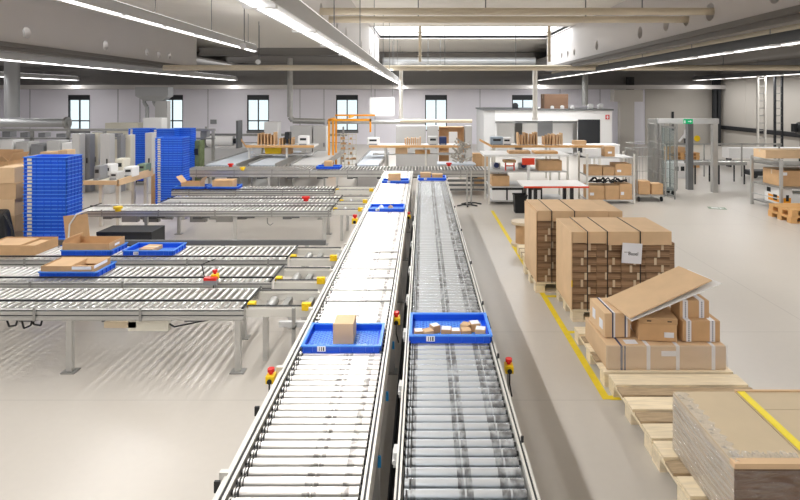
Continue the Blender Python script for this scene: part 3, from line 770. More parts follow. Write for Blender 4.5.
place_tray('blue tray holding two brown cartons at the far end of the right main conveyor', .205, 12.2, .896)
carton('left brown carton in the blue tray at the far end of the right main conveyor', -.06, 12.26, .907, .24, .2, .15, m=card_d)
carton('right brown carton in the blue tray at the far end of the right main conveyor', .2, 12.26, .907, .24, .2, .12, m=card_d)

# cartons and trays on the cross conveyors
zt = .652
place_tray('wide blue tray with a flat pack on the third cross conveyor', X(149, 7.4) + .05, 7.26, zt, TW)
o = carton('flat pale pack lying in the wide blue tray on the third cross conveyor', X(143, 7.5), 7.38, zt + .012, .2, .24, .05, m=card_in, rz=-.1)
place_tray('blue tray under the empty opened carton on the third cross conveyor', -4.46, 7.27, zt, TW, lab=False)
open_carton('empty wide opened carton with hand hole on the third cross conveyor', -4.78, 7.29, zt + .008, .62, .38, .15, flaps=[('l', -.6, .07)], insert=[(.02, .3, .05, .5, .09)], slot=True)
open_carton('opened carton filled with boards at the left edge of the third cross conveyor', -5.86, 7.29, zt, .72, .46, .13, flaps=[], insert=[(.05, .68, .08, .9, .125), (.7, .95, .1, .9, .1)])
place_tray('blue tray under the low opened carton on the second cross conveyor', -4.12, 6.37, zt, TW, lab=False)
o = open_carton('low opened carton with white labels on the second cross conveyor', -4.44, 6.39, zt + .008, .6, .37, .125, flaps=[('b', -2.2, .1)], insert=[(.04, .55, .05, .95, .118), (.6, .95, .05, .3, .1)])
MB().b(.36, .585, -.0016, 0, .085, .12).build('paper_label', paper, o); MB().b(.6, .6016, .03, .3, .085, .12).build('paper_label', paper, o)
t = carton('brown carton standing on a blue tray on the rearmost middle-bank conveyor', X(213, 12.5), 12.45, zt + .008, .46, .3, .2, m=card_d, tp=False)
place_tray('blue tray beneath the brown carton on the rearmost middle-bank conveyor', X(223, 12.5), 12.42, zt, TW, lab=False)
t = open_carton('tilted opened carton beside the second blue tray stack', X(183, 12.6), 12.5, zt + .008, .42, .3, .14, flaps=[('l', .7, .18), ('r', .5, .12)])
place_tray('blue tray beneath the tilted opened carton beside the tray stack', X(188, 12.6) + .1, 12.44, zt, TW, lab=False)
place_tray('wide blue tray with a small carton on the long far cross conveyor', X(329, 15.7), 15.5, .722, TW, lab=False)
carton('small tan carton in the blue tray on the long far cross conveyor', X(325, 15.7), 15.55, .734, .22, .22, .2, m=card_d)

# ------------------------------------------------------------------ stacks of nested trays
st_mesh = tray_mesh(.68, .42, .075, fine=False)


def tray_stack(x, y, z, n, group, lab, labels=True, rz=0, step=.0575):
    src = None
    for k in range(n):
        if src is None:
            src = bpy.data.objects.new('stacked_tray', st_mesh); C.objects.link(src); tag(src, lab, 'tray', group)
            if labels: MB().b(-.27, -.2, -.003, .0, .012, .052).build('label_card', cream, src)
            src.location = (x, y, z); src.rotation_euler.z = rz
        else:
            dup(src, (x + R.uniform(-.004, .004), y + R.uniform(-.004, .004), z + k * step), rz)


def dolly(label, x, y, w_=.72, d=.46):
    t = thing('tray_dolly', label, 'dolly', (x, y, 0)); MB().b(-w_ / 2, w_ / 2, -.02, d - .02, .1, .13).build('deck', dark, t)
    for a in (-w_ / 2 + .06, w_ / 2 - .06):
        for b_ in (.04, d - .08): MB().cyl((a - .015, b_, .05), (a + .015, b_, .05), .05, 12).b(a - .02, a + .02, b_ - .02, b_ + .02, .06, .1).build('caster', rubber, t)


dolly('dark dolly under the nearest tall stack of blue trays', -5.88, 8.55)
tray_stack(-5.88, 8.55, .131, 29, 'trays of the nearest tall blue stack', 'blue tray nested in the nearest tall stack, beside the carton pile at the left')
dolly('dark dolly under the second tall stack of blue trays', -6.17, 13.35)
tray_stack(-6.17, 13.35, .131, 28, 'trays of the second tall blue stack', 'blue tray nested in the second tall stack, behind the middle conveyor bank')
dolly('dark dolly under the stack behind the second one, its left neighbour', X(163, 16.9), 16.9)
tray_stack(X(163, 16.9), 16.9, .131, 28, 'trays of the rear blue stack', 'blue tray nested in the rear stack, left of the pair behind', labels=True)
dolly('dark dolly under the rearmost right stack of blue trays', X(180, 17.3), 17.3)
tray_stack(X(180, 17.3), 17.3, .131, 28, 'trays of the rearmost right blue stack', 'blue tray nested in the rear stack showing just right of the second stack', labels=False)
dolly('dark dolly under the far left rear stack of blue trays', X(139, 17.2), 17.2)
tray_stack(X(139, 17.2), 17.2, .131, 28, 'trays of the rear left blue stack', 'blue tray nested in the rear stack behind the grey columns', labels=True)

# ------------------------------------------------------------------ pallets
def pallet(label, x, y, W=1.2, D=.98, old=False, group=None, m=None, name='pallet'):
    """boards along x; x,y = near left corner"""
    t = thing(name, label, 'pallet', (x, y, 0), group=group)
    bw = [.19, .13, .19, .13, .19]; gap = (D - sum(bw)) / 4; yy = 0
    for i, b_ in enumerate(bw):
        z = .122 if i % 2 == 0 else .118
        MB().b(R.uniform(-.01, .01), W + R.uniform(-.01, .01), yy, yy + b_, z, z + .022).build('deck_board', m or (wood_o if i % 2 else wood), t)
        yy += b_ + gap
    for a in (0, W / 2 - .07, W - .14):
        MB().b(a, a + .14, 0, D, .1, .118).build('stringer_board', m or wood, t)
        for b_ in (0, D / 2 - .07, D - .14): MB().b(a, a + .13, b_, b_ + .14, .022, .1).build('pallet_block', m or wood, t)
    for b_ in (0, D / 2 - .07, D - .14): MB().b(0, W, b_, b_ + .14, 0, .022).build('bottom_board', m or wood, t)
    return t


pallet('empty pale pallet between the loose cartons and the wrapped stack', 1.745, 4.2, 1.2, .97)
pallet('pallet carrying the wrapped stack in the near right corner', 1.735, 3.2, 1.25, .97)
pallet('pallet carrying the loose cartons and leaning cardboard sheet', 1.72, 5.21, 1.22, 1.03)
pallet('pallet under the tall strapped stack with the paper sheet', 1.83, 6.72, 1.22, .82)
pallet('pallet under the tall strapped stack farther back', 1.582, 7.72, 1.24, .95)

# tall strapped stacks
def flat_stack(x, y, W, D, ztop, ncol, nrow, group, lab, lids=True):
    cw = W / ncol; zb = .146; rh = (ztop - .16 - zb) / nrow; meshes = []
    for v in range(3):
        m = MB().b(.003, cw - .003, 0, D - .04, .001, rh - .003, 0)
        tpx = cw * (.35 + .15 * v)
        m.b(tpx, tpx + .03, -.001, 0, .0, rh - .003, 1)
        meshes.append(m.mesh('carton_bundle', [ends, tape]))
    for c in range(ncol):
        for r_ in range(nrow):
            o = bpy.data.objects.new('carton_bundle', meshes[(c * 2 + r_) % 3]); C.objects.link(o)
            o.location = (x + c * cw + R.uniform(0, .002), y + .008 + R.uniform(-.008, .008), zb + r_ * rh)
            tag(o, lab, 'cartons', group)


flat_stack(1.83, 6.74, 1.2, .78, 1.12, 4, 9, 'flat carton bundles in the nearer strapped stack', 'bundle of flat folded cartons in the strapped stack with the paper sheet')
flat_stack(1.61, 7.74, 1.2, .86, 1.16, 4, 9, 'flat carton bundles in the farther strapped stack', 'bundle of flat folded cartons in the strapped stack farther back')


def sheet(label, x0, x1, y0, y1, z0, z1, m=card, name='cardboard_sheet', cat='cardboard'):
    return tag(MB().b(0, x1 - x0, 0, y1 - y0, 0, z1 - z0).build(name, m, loc=(x0, y0, z0), bevel=.002), label, cat)


sheet('upright cardboard sheet covering the left side of the strapped stack with the paper sheet', 1.815, 1.828, 6.73, 7.5, .146, 1.1)
sheet('upright cardboard sheet covering the left side of the farther strapped stack', 1.588, 1.602, 7.73, 8.6, .146, 1.13)
# top lids
for k, (a, b_) in enumerate(((1.83, 1.99), (1.99, 2.24), (2.245, 2.64), (2.645, 3.03))):
    if k == 0:
        sheet('narrow flat lid board at the left end on top of the nearer strapped stack', a, b_, 6.72, 7.5, .965, 1.10)
    else:
        sheet(['', 'shallow lid carton on the nearer strapped stack, second from the left', 'shallow lid carton in the middle on top of the nearer strapped stack', 'shallow lid carton at the right end on top of the nearer strapped stack'][k], a, b_, 6.70, 7.5, .945 if k > 1 else .965, 1.11, name='lid_carton', cat='box')
for k, (a, b_) in enumerate(((1.61, 1.80), (1.805, 2.12), (2.125, 2.6), (2.605, 2.8))):
    sheet(['narrow lid board at the left end on top of the farther strapped stack', 'lid carton second from left on the farther strapped stack', 'wide lid carton on top of the farther strapped stack', 'small lid carton at the right end of the farther strapped stack'][k], a, b_, 7.72 + (.02 if k == 0 else 0), 8.6, 1.005, 1.15 - .004 * (k == 3), name='lid_carton', cat='box')
# right low part of the near stack
sheet('flat carton bundle sticking out at the right end of the nearer strapped stack', 3.04, 3.12, 6.82, 7.45, .146, .94, ends, name='side_bundle', cat='cartons')


def strap(label, x, y0, y1, z0, z1, w_=.012, m=black):
    k = .004
    o = MB().b(-w_ / 2, w_ / 2, 0, y1 - y0, 0, .003).b(-w_ / 2, w_ / 2, -k, 0, z0 - z1, .003).build('strap', m, loc=(x, y0, z1)); return tag(o, label, 'strap')


strap('dark strap over the nearer strapped stack, left one', 2.0, 6.69, 7.5, .15, 1.112)
strap('dark strap over the nearer strapped stack, middle one', 2.243, 6.69, 7.5, .15, 1.112)
strap('dark strap over the nearer strapped stack, right one', 2.643, 6.69, 7.5, .15, 1.112)
strap('dark strap over the farther strapped stack, left one', 1.803, 7.70, 8.6, .15, 1.152)
strap('dark strap over the farther strapped stack, right one', 2.122, 7.70, 8.6, .15, 1.152)
# paper sheet with print
t = thing('paper_sheet', 'white printed paper sheet fixed on the front of the strapped stack', 'paper', (X(630, 6.72), 6.675, .55 + .18), 0)
MB().b(-.12, .12, 0, .004, 0, .245).build('sheet_body', paper, t)
cu = bpy.data.curves.new('print', 'FONT'); cu.resolution_u = 2; cu.body = 'Basel'; cu.size = .06; cu.align_x = 'CENTER'; cu.extrude = .0005; cu.materials.append(ink)
tmp = bpy.data.objects.new('tmp', cu); C.objects.link(tmp); bpy.context.view_layer.update()
me = bpy.data.meshes.new_from_object(tmp.evaluated_get(bpy.context.evaluated_depsgraph_get())); bpy.data.objects.remove(tmp)
o = bpy.data.objects.new('printed_word', me); C.objects.link(o); o.parent = t; o.location = (.015, -.002, .10); o.rotation_euler = (PI / 2, 0, 0)
MB().b(-.095, -.06, -.001, 0, .13, .135).b(-.055, -.045, -.001, 0, .13, .135).build('printed_dash', ink, t); t.rotation_euler = (0, .06, 0)
MB().b(0, .03, -.003, 0, 0, .06).build('yellow_sticker', yellow, t, (X(574, 6.7) - X(630, 6.72) + .005, 0, Z(327, 6.7) + .02 - .73)) if False else None
MB().b(0, .013, -.002, 0, .28, .36).build('yellow_sticker', yellow, bpy.data.objects['cardboard_sheet'])

# ------------------------------------------------------------------ loose cartons on the third pallet
zb = .146
t = thing('slab_carton', 'large low film-wrapped carton lying across the pallet with loose cartons', 'box', (1.755, 5.25, zb))
MB().b(0, 1.14, 0, .7, 0, .225).build('box_body', card, t, bevel=.006)
m = MB()
for a in (.38, .66, 1.0): m.b(a, a + .035, -.0016, 0, 0, .226); m.b(a, a + .035, 0, .7, .225, .2265)
m.build('tape_strip', white_tape, t)
MB().b(.13, .15, -.003, 0, 0, .228).b(.13, .15, 0, .7, .225, .2275).b(.165, .18, -.003, 0, 0, .228).build('strap', navy, t)
MB().b(.52, .66, -.002, 0, .13, .18).b(.2, .32, .05, .14, .225, .227).build('paper_label', paper, t)
m = MB(); n = 24
for q in range(n):
    a0, a1 = q / n * 1.16 - .01, (q + 1) / n * 1.16 - .01
    d0, d1 = [-.012 - .006 * math.sin(17 * a) for a in (a0, a1)]
    m.add([(a0, d0, .01), (a1, d1, .01), (a1, d1 * .7, .14 + .02 * math.sin(9 * a1)), (a0, d0 * .7, .14 + .02 * math.sin(9 * a0)), (a0, -.004, .235), (a1, -.004, .235)], [(0, 1, 2, 3), (3, 2, 5, 4)], 0, True)
m.build('stretch_wrap', film2, t)
zs = zb + .232
t = carton('carton with two blue-printed straps standing left on the wrapped slab carton', 1.79, 5.42, zs, .26, .42, .24, rz=.05, tp=False)
for a in (.075, .2):
    MB().b(a, a + .012, -.003, 0, 0, .243).b(a, a + .012, 0, .42, .24, .243).build('strap', navy, t)
    MB().b(a + .012, a + .03, -.002, 0, 0, .242).b(a + .012, a + .03, 0, .42, .24, .242).build('printed_tape', white_tape, t)
MB().b(-.002, 0, .05, .14, .06, .15).b(-.002, 0, .25, .33, .08, .18).build('paper_label', paper, t)
t = thing('lidded_carton', 'brown carton with separate lid and handle notches in the middle of the slab carton', 'box', (2.1, 5.36, zs), -.12)
MB().b(.005, .36, .005, .3, 0, .2).build('box_body', card_d, t, bevel=.004)
MB().b(0, .365, 0, .305, .165, .225).build('lid', card_d, t, bevel=.004)
MB().b(.08, .12, -.001, 0, .19, .2).b(.27, .31, -.001, 0, .19, .2).build('handle_notch', black, t); MB().b(.24, .33, -.0005, .0045, .04, .09).build('paper_label', paper, t)


def taped(label, x, y, z, w_, d, h, rz=0):
    t = thing('taped_carton', label, 'box', (x, y, z), rz); MB().b(0, w_, 0, d, 0, h).build('box_body', card_d, t, bevel=.004)
    MB().b(.03, .08, -.002, 0, 0, h).b(.03, .08, 0, d, h, h + .002).b(w_ - .1, w_ - .05, -.002, 0, 0, h).b(w_ - .1, w_ - .05, 0, d, h, h + .002).build('printed_tape', white_tape, t)
    m = MB()
    for k in range(int(h / .02)): m.b(.05, .062, -.003, -.002, .008 + k * .02, .018 + k * .02); m.b(w_ - .08, w_ - .068, -.003, -.002, .008 + k * .02, .018 + k * .02)
    m.build('tape_print', navy, t); return t


taped('lower brown carton with two printed tapes at the right on the slab carton', 2.52, 5.33, zs, .36, .5, .2)
taped('upper brown carton with two printed tapes under the leaning sheet', 2.52, 5.4, zs + .202, .29, .2, .17)


def slanted(name, label, pts, th, m, cat):
    n = (Vector(pts[1]) - Vector(pts[0])).cross(Vector(pts[3]) - Vector(pts[0])).normalized() * th; c = sum((Vector(p) for p in pts), Vector()) / 4
    a = [Vector(p) - c for p in pts]; b_ = [p + n for p in a]
    return tag(MB().add(a + b_, [(3, 2, 1, 0), (4, 5, 6, 7), (0, 1, 5, 4), (1, 2, 6, 5), (2, 3, 7, 6), (3, 0, 4, 7)]).build(name, m, loc=c), label, cat)


P = [(X(630, 5.28), 5.28, .635), (X(712, 5.5), 5.5, Z(281, 5.5)), (X(679, 5.98), 5.98, Z(267, 5.98)), (X(605, 5.76), 5.76, .645 + .0)]
P[0] = (P[0][0], 5.28, Z(319, 5.28)); P[3] = (P[3][0], 5.76, Z(300, 5.76))
slanted('leaning_sheet', 'large tan cardboard sheet leaning across the loose cartons', P, .012, card, 'cardboard')
Q = [(p[0] + .09, p[1] - .02, p[2] - .022) for p in P]; Q[0] = (P[0][0] + .012, P[0][1] - .01, P[0][2] - .02); Q[3] = (P[3][0] + .05, P[3][1], P[3][2] - .02)
slanted('leaning_sheet', 'thin white sheet just below the large tan leaning cardboard sheet', Q, .006, whitem, 'cardboard')

# ------------------------------------------------------------------ wrapped stack near right
t = thing('wrapped_carton_stack', 'stretch-wrapped stack of grey-tan flat sheets, left half in the near right corner', 'cartons', (1.85, 3.27, zb))
MB().b(0, .45, 0.004, .8, 0, .415).build('sheet_layers', ends_g, t); MB().b(0.002, .45, 0, .004, 0, .4).build('front_edges', brown_e, t)
MB().b(0, .45, 0, .8, .415, .424).build('top_sheet', mat('top_board_grey', rgb(208, 190, 160), .7, noise=.03), t)
MB().b(-.004, .455, -.012, .8, .0, .39).build('stretch_wrap', film, t)
m = MB()
for q in range(9):
    za = .02 + q * .044; m.add([(-.008, 0, za), (-.011, .3, za - .012 * (q % 3)), (-.006, .78, za + .01), (-.006, .78, za + .03), (-.013, .35, za + .012), (-.008, 0, za + .016)], [(0, 1, 4, 5), (1, 2, 3, 4)], 0, True)
m.build('film_folds', film2, t)['kind'] = 'stuff'
MB().b(-.004, .455, -.014, .04, .40, .432).build('edge_board', card, t)
t = thing('wrapped_carton_stack', 'stretch-wrapped stack of flat sheets, right half behind the yellow tape', 'cartons', (2.315, 3.29, zb))
MB().b(0, .72, 0.004, .78, 0, .41).build('sheet_layers', ends_g, t); MB().b(0, .72, 0, .004, 0, .4).build('front_edges', brown_e, t)
MB().b(.0, .72, 0, .55, .41, .42).b(0, .6, .555, .78, .41, .42).build('top_sheet', MATS['top_board_grey'], t)
MB().b(0, .725, -.008, .785, 0, .385).build('stretch_wrap', film, t)
MB().b(-.6, .75, .785, .805, .0, .425).build('edge_board', card, t) if False else MB().b(0, .72, .781, .80, .2, .43).build('edge_board', card, t)
tag(MB().b(0, .055, 0, .8, 0, .004).b(0, .055, -.004, 0, -.1, .004).build('yellow_strap_tape', ytape, loc=(2.325, 3.285, zb + .4215)), 'broad yellow tape lying across the top of the wrapped stack', 'tape')
# crinkled film lying along the upper edge of the wrapped stack
m = MB(); n = 40; rows = []
for q in range(n + 1):
    u = q / n; yy = 3.27 + .78 * (1 - u)
    r_ = [(0 + .0, yy, .426), (.02 + .02 * math.sin(q * 1.9), yy, .436 + .012 * math.sin(q * 2.7)), (.05 + .025 * math.sin(q * .9 + 1), yy, .43 + .006 * math.sin(q * 1.3)), (.085 + .02 * math.sin(q * 1.7), yy, .426)]
    rows.append(r_)
vs = [(p[0], p[1] - 3.27, p[2]) for r_ in rows for p in r_]
m.add(vs, [(q * 4 + k, q * 4 + k + 1, q * 4 + k + 5, q * 4 + k + 4) for q in range(n) for k in range(3)], 0, True)
rows = []
for q in range(n + 1):
    u = q / n; rows += [(.02 + .4 * u, .045 + .012 * math.sin(q * 1.1), .426), (.02 + .4 * u, .07 + .02 * math.sin(q * 1.9), .438 + .01 * math.sin(q * 2.3)), (.02 + .4 * u, .1 + .02 * math.sin(q * .8), .426)]
m.add(rows, [(q * 3 + k, q * 3 + k + 1, q * 3 + k + 4, q * 3 + k + 3) for q in range(n) for k in range(2)], 0, True)
o = m.build('crinkled_film', film2, bpy.data.objects['wrapped_carton_stack'])

# ------------------------------------------------------------------ racks, table, benches in the middle right
def rack(label, x, y, W, D, H, shelves, m=alu_w, name='shelf_rack', pw=.045, back=True):
    t = thing(name, label, 'rack', (x, y, 0))
    for a in (0, W - pw):
        for b_ in (0, D - pw): MB().b(a, a + pw, b_, b_ + pw, 0, H).build('post', m, t)
    for z in shelves: MB().b(pw, W - pw, 0, D, z - .03, z).build('shelf', greym, t)
    return t


rk = rack('pale shelf rack with white top behind the red-edged table', 1.66, 14.0, 2.05, .9, 1.24, (.12, .47, .86))
MB().b(-.12, 2.05, -.05, .95, 1.24, 1.29).build('top_board', whitem, rk)
o = MB().b(-.0, .07, -.012, .0, 0, 1.2).build('post', whitem, rk, (.98, -.04, 0)); MB().b(-.13, .19, -.03, -.012, 1.03, 1.2).build('red_sign', redor, o)
carton('brown carton on the middle shelf of the pale rack, right side', 1.66 + 1.3, 14.1, .862, .6, .4, .26, m=card_d)
carton('brown carton on the lower shelf of the pale rack, left side', 1.66 + .1, 14.05, .472, .45, .4, .26, m=card_d)
carton('flat yellow-brown carton lying left on top of the pale rack', 1.66 + .55, 14.1, 1.292, .55, .4, .07, m=card_d, tp=False)
carton('flat yellow-brown carton lying right on top of the pale rack', 1.66 + 1.2, 14.1, 1.292, .6, .4, .06, m=wood_y, tp=False)
for k, (a, lab) in enumerate(((.1, 'left'), (.5, 'middle'), (.98, 'right'))):
    t = thing('white_drawer_box', 'white box with dark edge on the bottom shelf of the pale rack, %s one' % lab, 'box', (1.66 + a, 14.02, .122)); MB().b(0, .36, 0, .5, 0, .3).build('box_body', whitem, t); MB().b(0, .36, -.01, 0, .26, .31).b(.36, .4, -.01, .3, 0, .31).build('dark_edge', black, t)
# red framed stool and machine in the rack middle shelf
t = thing('red_stand', 'small red stand with carton tray on the middle shelf of the pale rack', 'stand', (1.66 + .45, 14.15, .862))
MB().b(0, .03, 0, .03, 0, .2).b(.22, .25, 0, .03, 0, .2).b(0, .25, 0, .03, .1, .13).build('frame', redor, t); MB().b(-.03, .28, -.02, .25, .2, .26).build('tray_top', card_d, t)
for k, (a, w_) in enumerate(((.15, .22), (.85, .25), (1.75, .22))):
    t = thing('tape_dispenser', 'grey white dispenser on the middle shelf of the pale rack, %s one' % ['left', 'centre', 'right'][k], 'tool', (1.66 + a, 14.4, .862)); MB().b(0, w_, 0, .2, 0, .16).build('dispenser_body', greym, t, bevel=.02); MB().cyl((w_ / 2, -.02, .1), (w_ / 2, .05, .1), .07, 14).build('reel', navy, t)
# red-edged table
t = thing('work_table', 'white work table with bright red front edge', 'table', (2.2, 12.0, 0))
MB().b(0, 1.42, 0, .9, .77, .80).build('table_top', whitem, t); MB().b(-.003, 1.423, -.012, 0, .765, .802).build('front_edge', redor, t)
for a in (.28, 1.08):
    for b_ in (.1, .72): MB().b(a - .035, a + .035, b_, b_ + .07, .03, .77).build('leg', dark, t)
    MB().b(a - .035, a + .035, .0, .9, 0, .03).build('foot_bar', dark, t)
# black bin
t = thing('waste_bin', 'black waste bin on the floor left of the red-edged table', 'bin', (X(514, 13.1), 13.0, 0))
MB().add([(.02, .02, 0), (.26, .02, 0), (.26, .28, 0), (.02, .28, 0), (0, 0, .42), (.3, 0, .42), (.3, .3, .42), (0, .3, .42)], [(3, 2, 1, 0), (0, 1, 5, 4), (1, 2, 6, 5), (2, 3, 7, 6), (3, 0, 4, 7)]).build('bin_body', black, t)
MB().b(-.01, .31, -.01, .0, .4, .43).b(-.01, .31, .3, .31, .4, .43).b(-.01, 0, 0, .3, .4, .43).b(.3, .31, 0, .3, .4, .43).build('rim', black, t)
# small stack behind first strapped stack
t = thing('reel_drum', 'round pale reel standing behind the farther strapped stack', 'reel', (X(522, 10.2), 10.2, 0)); MB().cyl((0, 0, 0), (0, 0, .05), .2, 20).build('flange', tape, t); MB().cyl((0, 0, .4), (0, 0, .45), .2, 20).build('flange', tape, t); MB().cyl((0, 0, .05), (0, 0, .4), .12, 16).build('core', card_d, t)
pallet('wooden pallet half hidden left behind the farther strapped stack', 1.66, 9.0, .9, .7)
t = thing('white_bag_sack', 'white sack on the half hidden pallet behind the strapped stack', 'sack', (1.75, 9.1, .146)); MB().b(0, .5, 0, .4, 0, .5).build('sack_body', whitem, t, bevel=.05)
# stands (floor posts with curved feet) right of main conveyor end
for k, (px, lab) in enumerate(((467, 'left'), (472, 'right'))):
    x = X(px, 13.9)
    t = thing('floor_stand', 'slim metal floor stand with dark feet beside the conveyor end, %s one' % lab, 'stand', (x, 13.9 + .25 * k, 0)); MB().cyl((0, 0, .03), (0, 0, .9), .02, 10).build('pole', alu, t)
    MB().tube([(-.25, -.1, .02), (-.1, 0, .03), (.1, 0, .03), (.25, -.1, .02)], .018, 8).tube([(0, -.2, .02), (0, 0, .03), (0, .2, .02)], .018, 8).build('foot', black, t)
# second rack
rk2 = rack('pale shelf rack full of brown cartons beside the roll cage', X(586, 14.2), 14.15, 1.25, .8, 1.28, (.1, .72, 1.2))
x2 = X(586, 14.2)
for k, (a, w_, z, h, lab) in enumerate(((.06, .42, .101, .36, 'bottom shelf, left'), (.5, .36, .101, .36, 'bottom shelf, middle'), (.87, .32, .101, .4, 'bottom shelf, right'), (.06, .36, .721, .24, 'upper shelf, left'), (.44, .3, .721, .22, 'upper shelf, middle'), (.76, .42, .721, .3, 'upper shelf, right'))):
    carton('brown carton on the %s, of the rack beside the roll cage' % lab, x2 + a, 14.2, z, w_, .45, h, m=card_d, tp=k % 2 == 0, marks=[(.1, .35, .3, .5)] if k in (0, 2, 5) else ())
carton('upright brown carton with white label on top of the rack beside the roll cage', x2 + .52, 14.3, 1.201, .26, .3, .26, m=card_d, marks=[(.3, .7, .3, .5)])
carton('white and brown carton on top of the rack beside the roll cage, left end', x2 + .02, 14.3, 1.201, .4, .3, .2, m=whitem)
m = MB()
for k in range(16):
    a = R.uniform(0, .9); m.tube([(a, R.uniform(0, .3), .02), (a + .1, R.uniform(0, .3), R.uniform(.05, .16)), (a + .2, R.uniform(0, .3), .02)], .018, 6)
tag(m.build('cable_heap', black, loc=(x2 + .08, 14.25, .505)), 'heap of black cables on cartons in the rack beside the roll cage', 'cables', kind='stuff')
# roll cages
def cage(label, x, y, W=.8, D=.8, H=1.7, base=True):
    t = thing('roll_cage', label, 'cart', (x, y, 0)); MB().b(0, W, 0, D, .14, .18).build('deck', steel, t)
    for a in (.08, W - .08):
        for b_ in (.08, D - .08): MB().cyl((a - .02, b_, .06), (a + .02, b_, .06), .06, 12).b(a - .02, a + .02, b_ - .02, b_ + .02, .08, .14).build('caster', black, t)
    m = MB()
    for a in (0, W):
        for b_ in (0, D): m.cyl((a, b_, .18), (a, b_, H), .018, 8)
        for z in (.3, .7, 1.1, 1.5, H): m.cyl((a, 0, z), (a, D, z), .008, 6)
        for k in range(1, 8): m.cyl((a, D * k / 8, .18), (a, D * k / 8, H), .005, 5)
    for z in (.3, .7, 1.1, 1.5, H): m.cyl((0, D, z), (W, D, z), .008, 6)
    for k in range(1, 8): m.cyl((W * k / 8, D, .18), (W * k / 8, D, H), .005, 5)
    m.build('mesh_sides', steel, t); return t


cage('wire roll cage with small cartons right of the carton rack', X(637, 14.4), 14.4, .75, .8, 1.35)
carton('small brown carton in the wire roll cage, left one', X(638, 14.5) + .02, 14.5, .182, .3, .3, .35, m=card_d)
carton('small brown carton in the wire roll cage, right one', X(638, 14.5) + .36, 14.5, .182, .3, .3, .28, m=card_d)
cage('taller empty wire cage on pale base beside the gate', X(655.5, 15.3), 15.3, .6, .45, 2.0)
# gate frame
def gate():
    t = thing('gate_frame', 'tall aluminium gate frame carrying the green escape sign', 'gate', (X(659, 15.8), 15.8, 0)); W = X(718, 15.8) - X(659, 15.8)
    for a in (0, W - .14):
        MB().b(a, a + .14, 0, .14, 0, 1.98).build('post', alu, t)
    MB().b(W - .62, W - .46, .5, .66, 0, 1.98).build('post', gsteel, t); MB().b(.0, .14, .5, .66, 0, 1.98).build('post', gsteel, t)
    MB().b(-.05, W + .02, -.02, .16, 1.98, 2.13).b(-.05, W + .02, .48, .68, 1.98, 2.1).b(W - .1, W, .16, .48, 1.98, 2.1).build('top_beam', greym, t)
    MB().b(-.3, 0, .04, .08, .1, 2.12).build('side_profile', steel, t)
    s = MB().b(X(683, 15.8) - X(659, 15.8), X(692, 15.8) - X(659, 15.8), -.05, -.022, 1.98, 2.12).build('escape_sign', green, t)
    x0 = X(687.5, 15.8) - X(659, 15.8)
    MB().b(x0 - .11, x0 - .09, -.053, -.05, 2.07, 2.09).b(x0 - .12, x0 - .08, -.053, -.05, 2.0, 2.065).b(x0 - .01, x0 + .05, -.053, -.05, 2.04, 2.06).ngon([(x0 + .05, 0), (x0 + .1, .03), (x0 + .05, .06)], .003, 0, Matrix.Translation((0, -.05, 2.02)) @ Matrix.Rotation(PI / 2, 4, 'X')).build('pictogram', whitem, s)


gate()
# fence panels with slim posts behind the gate
t = thing('mesh_fence', 'low railing with slim posts running beside the gate', 'fence', (8.4, 19.0, 0))
for k in range(4): MB().b(k * 1.3, k * 1.3 + .04, 0, .04, 0, 1.15).build('post', steel, t)
MB().b(0, 4, 0, .03, 1.1, 1.15).b(0, 4, 0, .03, .55, .58).build('rail_bar', steel, t)
t = thing('mesh_fence', 'tall clear guard panel with slim frame left of the gate', 'fence', (X(672, 14.9), 14.75, 0)); MB().b(0, .03, 0, .03, 0, 1.95).b(0, .03, .8, .83, 0, 1.95).build('post', steel, t); MB().b(0, .03, 0, .8, 1.9, 1.95).b(0, .03, 0, .8, .05, .1).build('rail_bar', steel, t); MB().b(.01, .016, .03, .8, .1, 1.9).build('pane', glass, t)
# pallets behind gate
for k in range(4):
    pl = pallet('wooden pallet in the stack seen through the gate, %s' % ['lowest', 'second from bottom', 'third from bottom', 'topmost'][k], X(664, 21.5), 21.4, 1.35, .8, m=wood_y); pl.location.z = k * .146
carton('long brown carton on the pallet stack seen through the gate', X(666, 21.5), 21.5, .586, .75, .5, .2, m=card_d)
t = thing('white_machine_base', 'white machine cabinet with two dark windows seen through the gate', 'machine', (X(663, 18.6), 18.6, 0)); MB().b(0, .95, 0, .8, 0, .52).build('cabinet_body', whitem, t); MB().b(.4, .52, -.01, 0, .25, .4).b(.6, .72, -.01, 0, .25, .4).build('vent_window', dark, t)
t = thing('roller_table', 'small roller table with spindly legs right of the gate', 'conveyor', (X(690, 17.5), 17.3, 0))
MB().b(0, 1.7, 0, .03, .6, .7).b(0, 1.7, .57, .6, .6, .7).build('side_rail', steel, t)
m = MB()
for k in range(16): m.cyl((.06 + k * .105, .03, .67), (.06 + k * .105, .57, .67), .025, 8)
m.build('roller_row', roll_x, t)
for a in (.05, .8, 1.6):
    for b_ in (.0, .57): MB().b(a, a + .04, b_, b_ + .03, 0, .6).build('leg', dark, t)
t = thing('white_barrier', 'long white low conveyor cover in front of the right wall', 'machine', (X(722, 22), 21.5, 0)); MB().b(0, 3.2, 0, .5, .35, .75).build('cover', whitem, t); MB().b(.1, .16, .1, .4, 0, .35).b(3, 3.06, .1, .4, 0, .35).build('leg', dark, t)
t = thing('pallet_truck', 'dark wheeled pallet truck parked before the right wall', 'cart', (X(745, 19), 18.6, 0)); MB().b(0, .9, 0, .5, .08, .25).build('chassis', dark, t, bevel=.04)
for a in (.1, .8): MB().cyl((a, -.02, .09), (a, .08, .09), .09, 14).build('wheel', rubber, t)
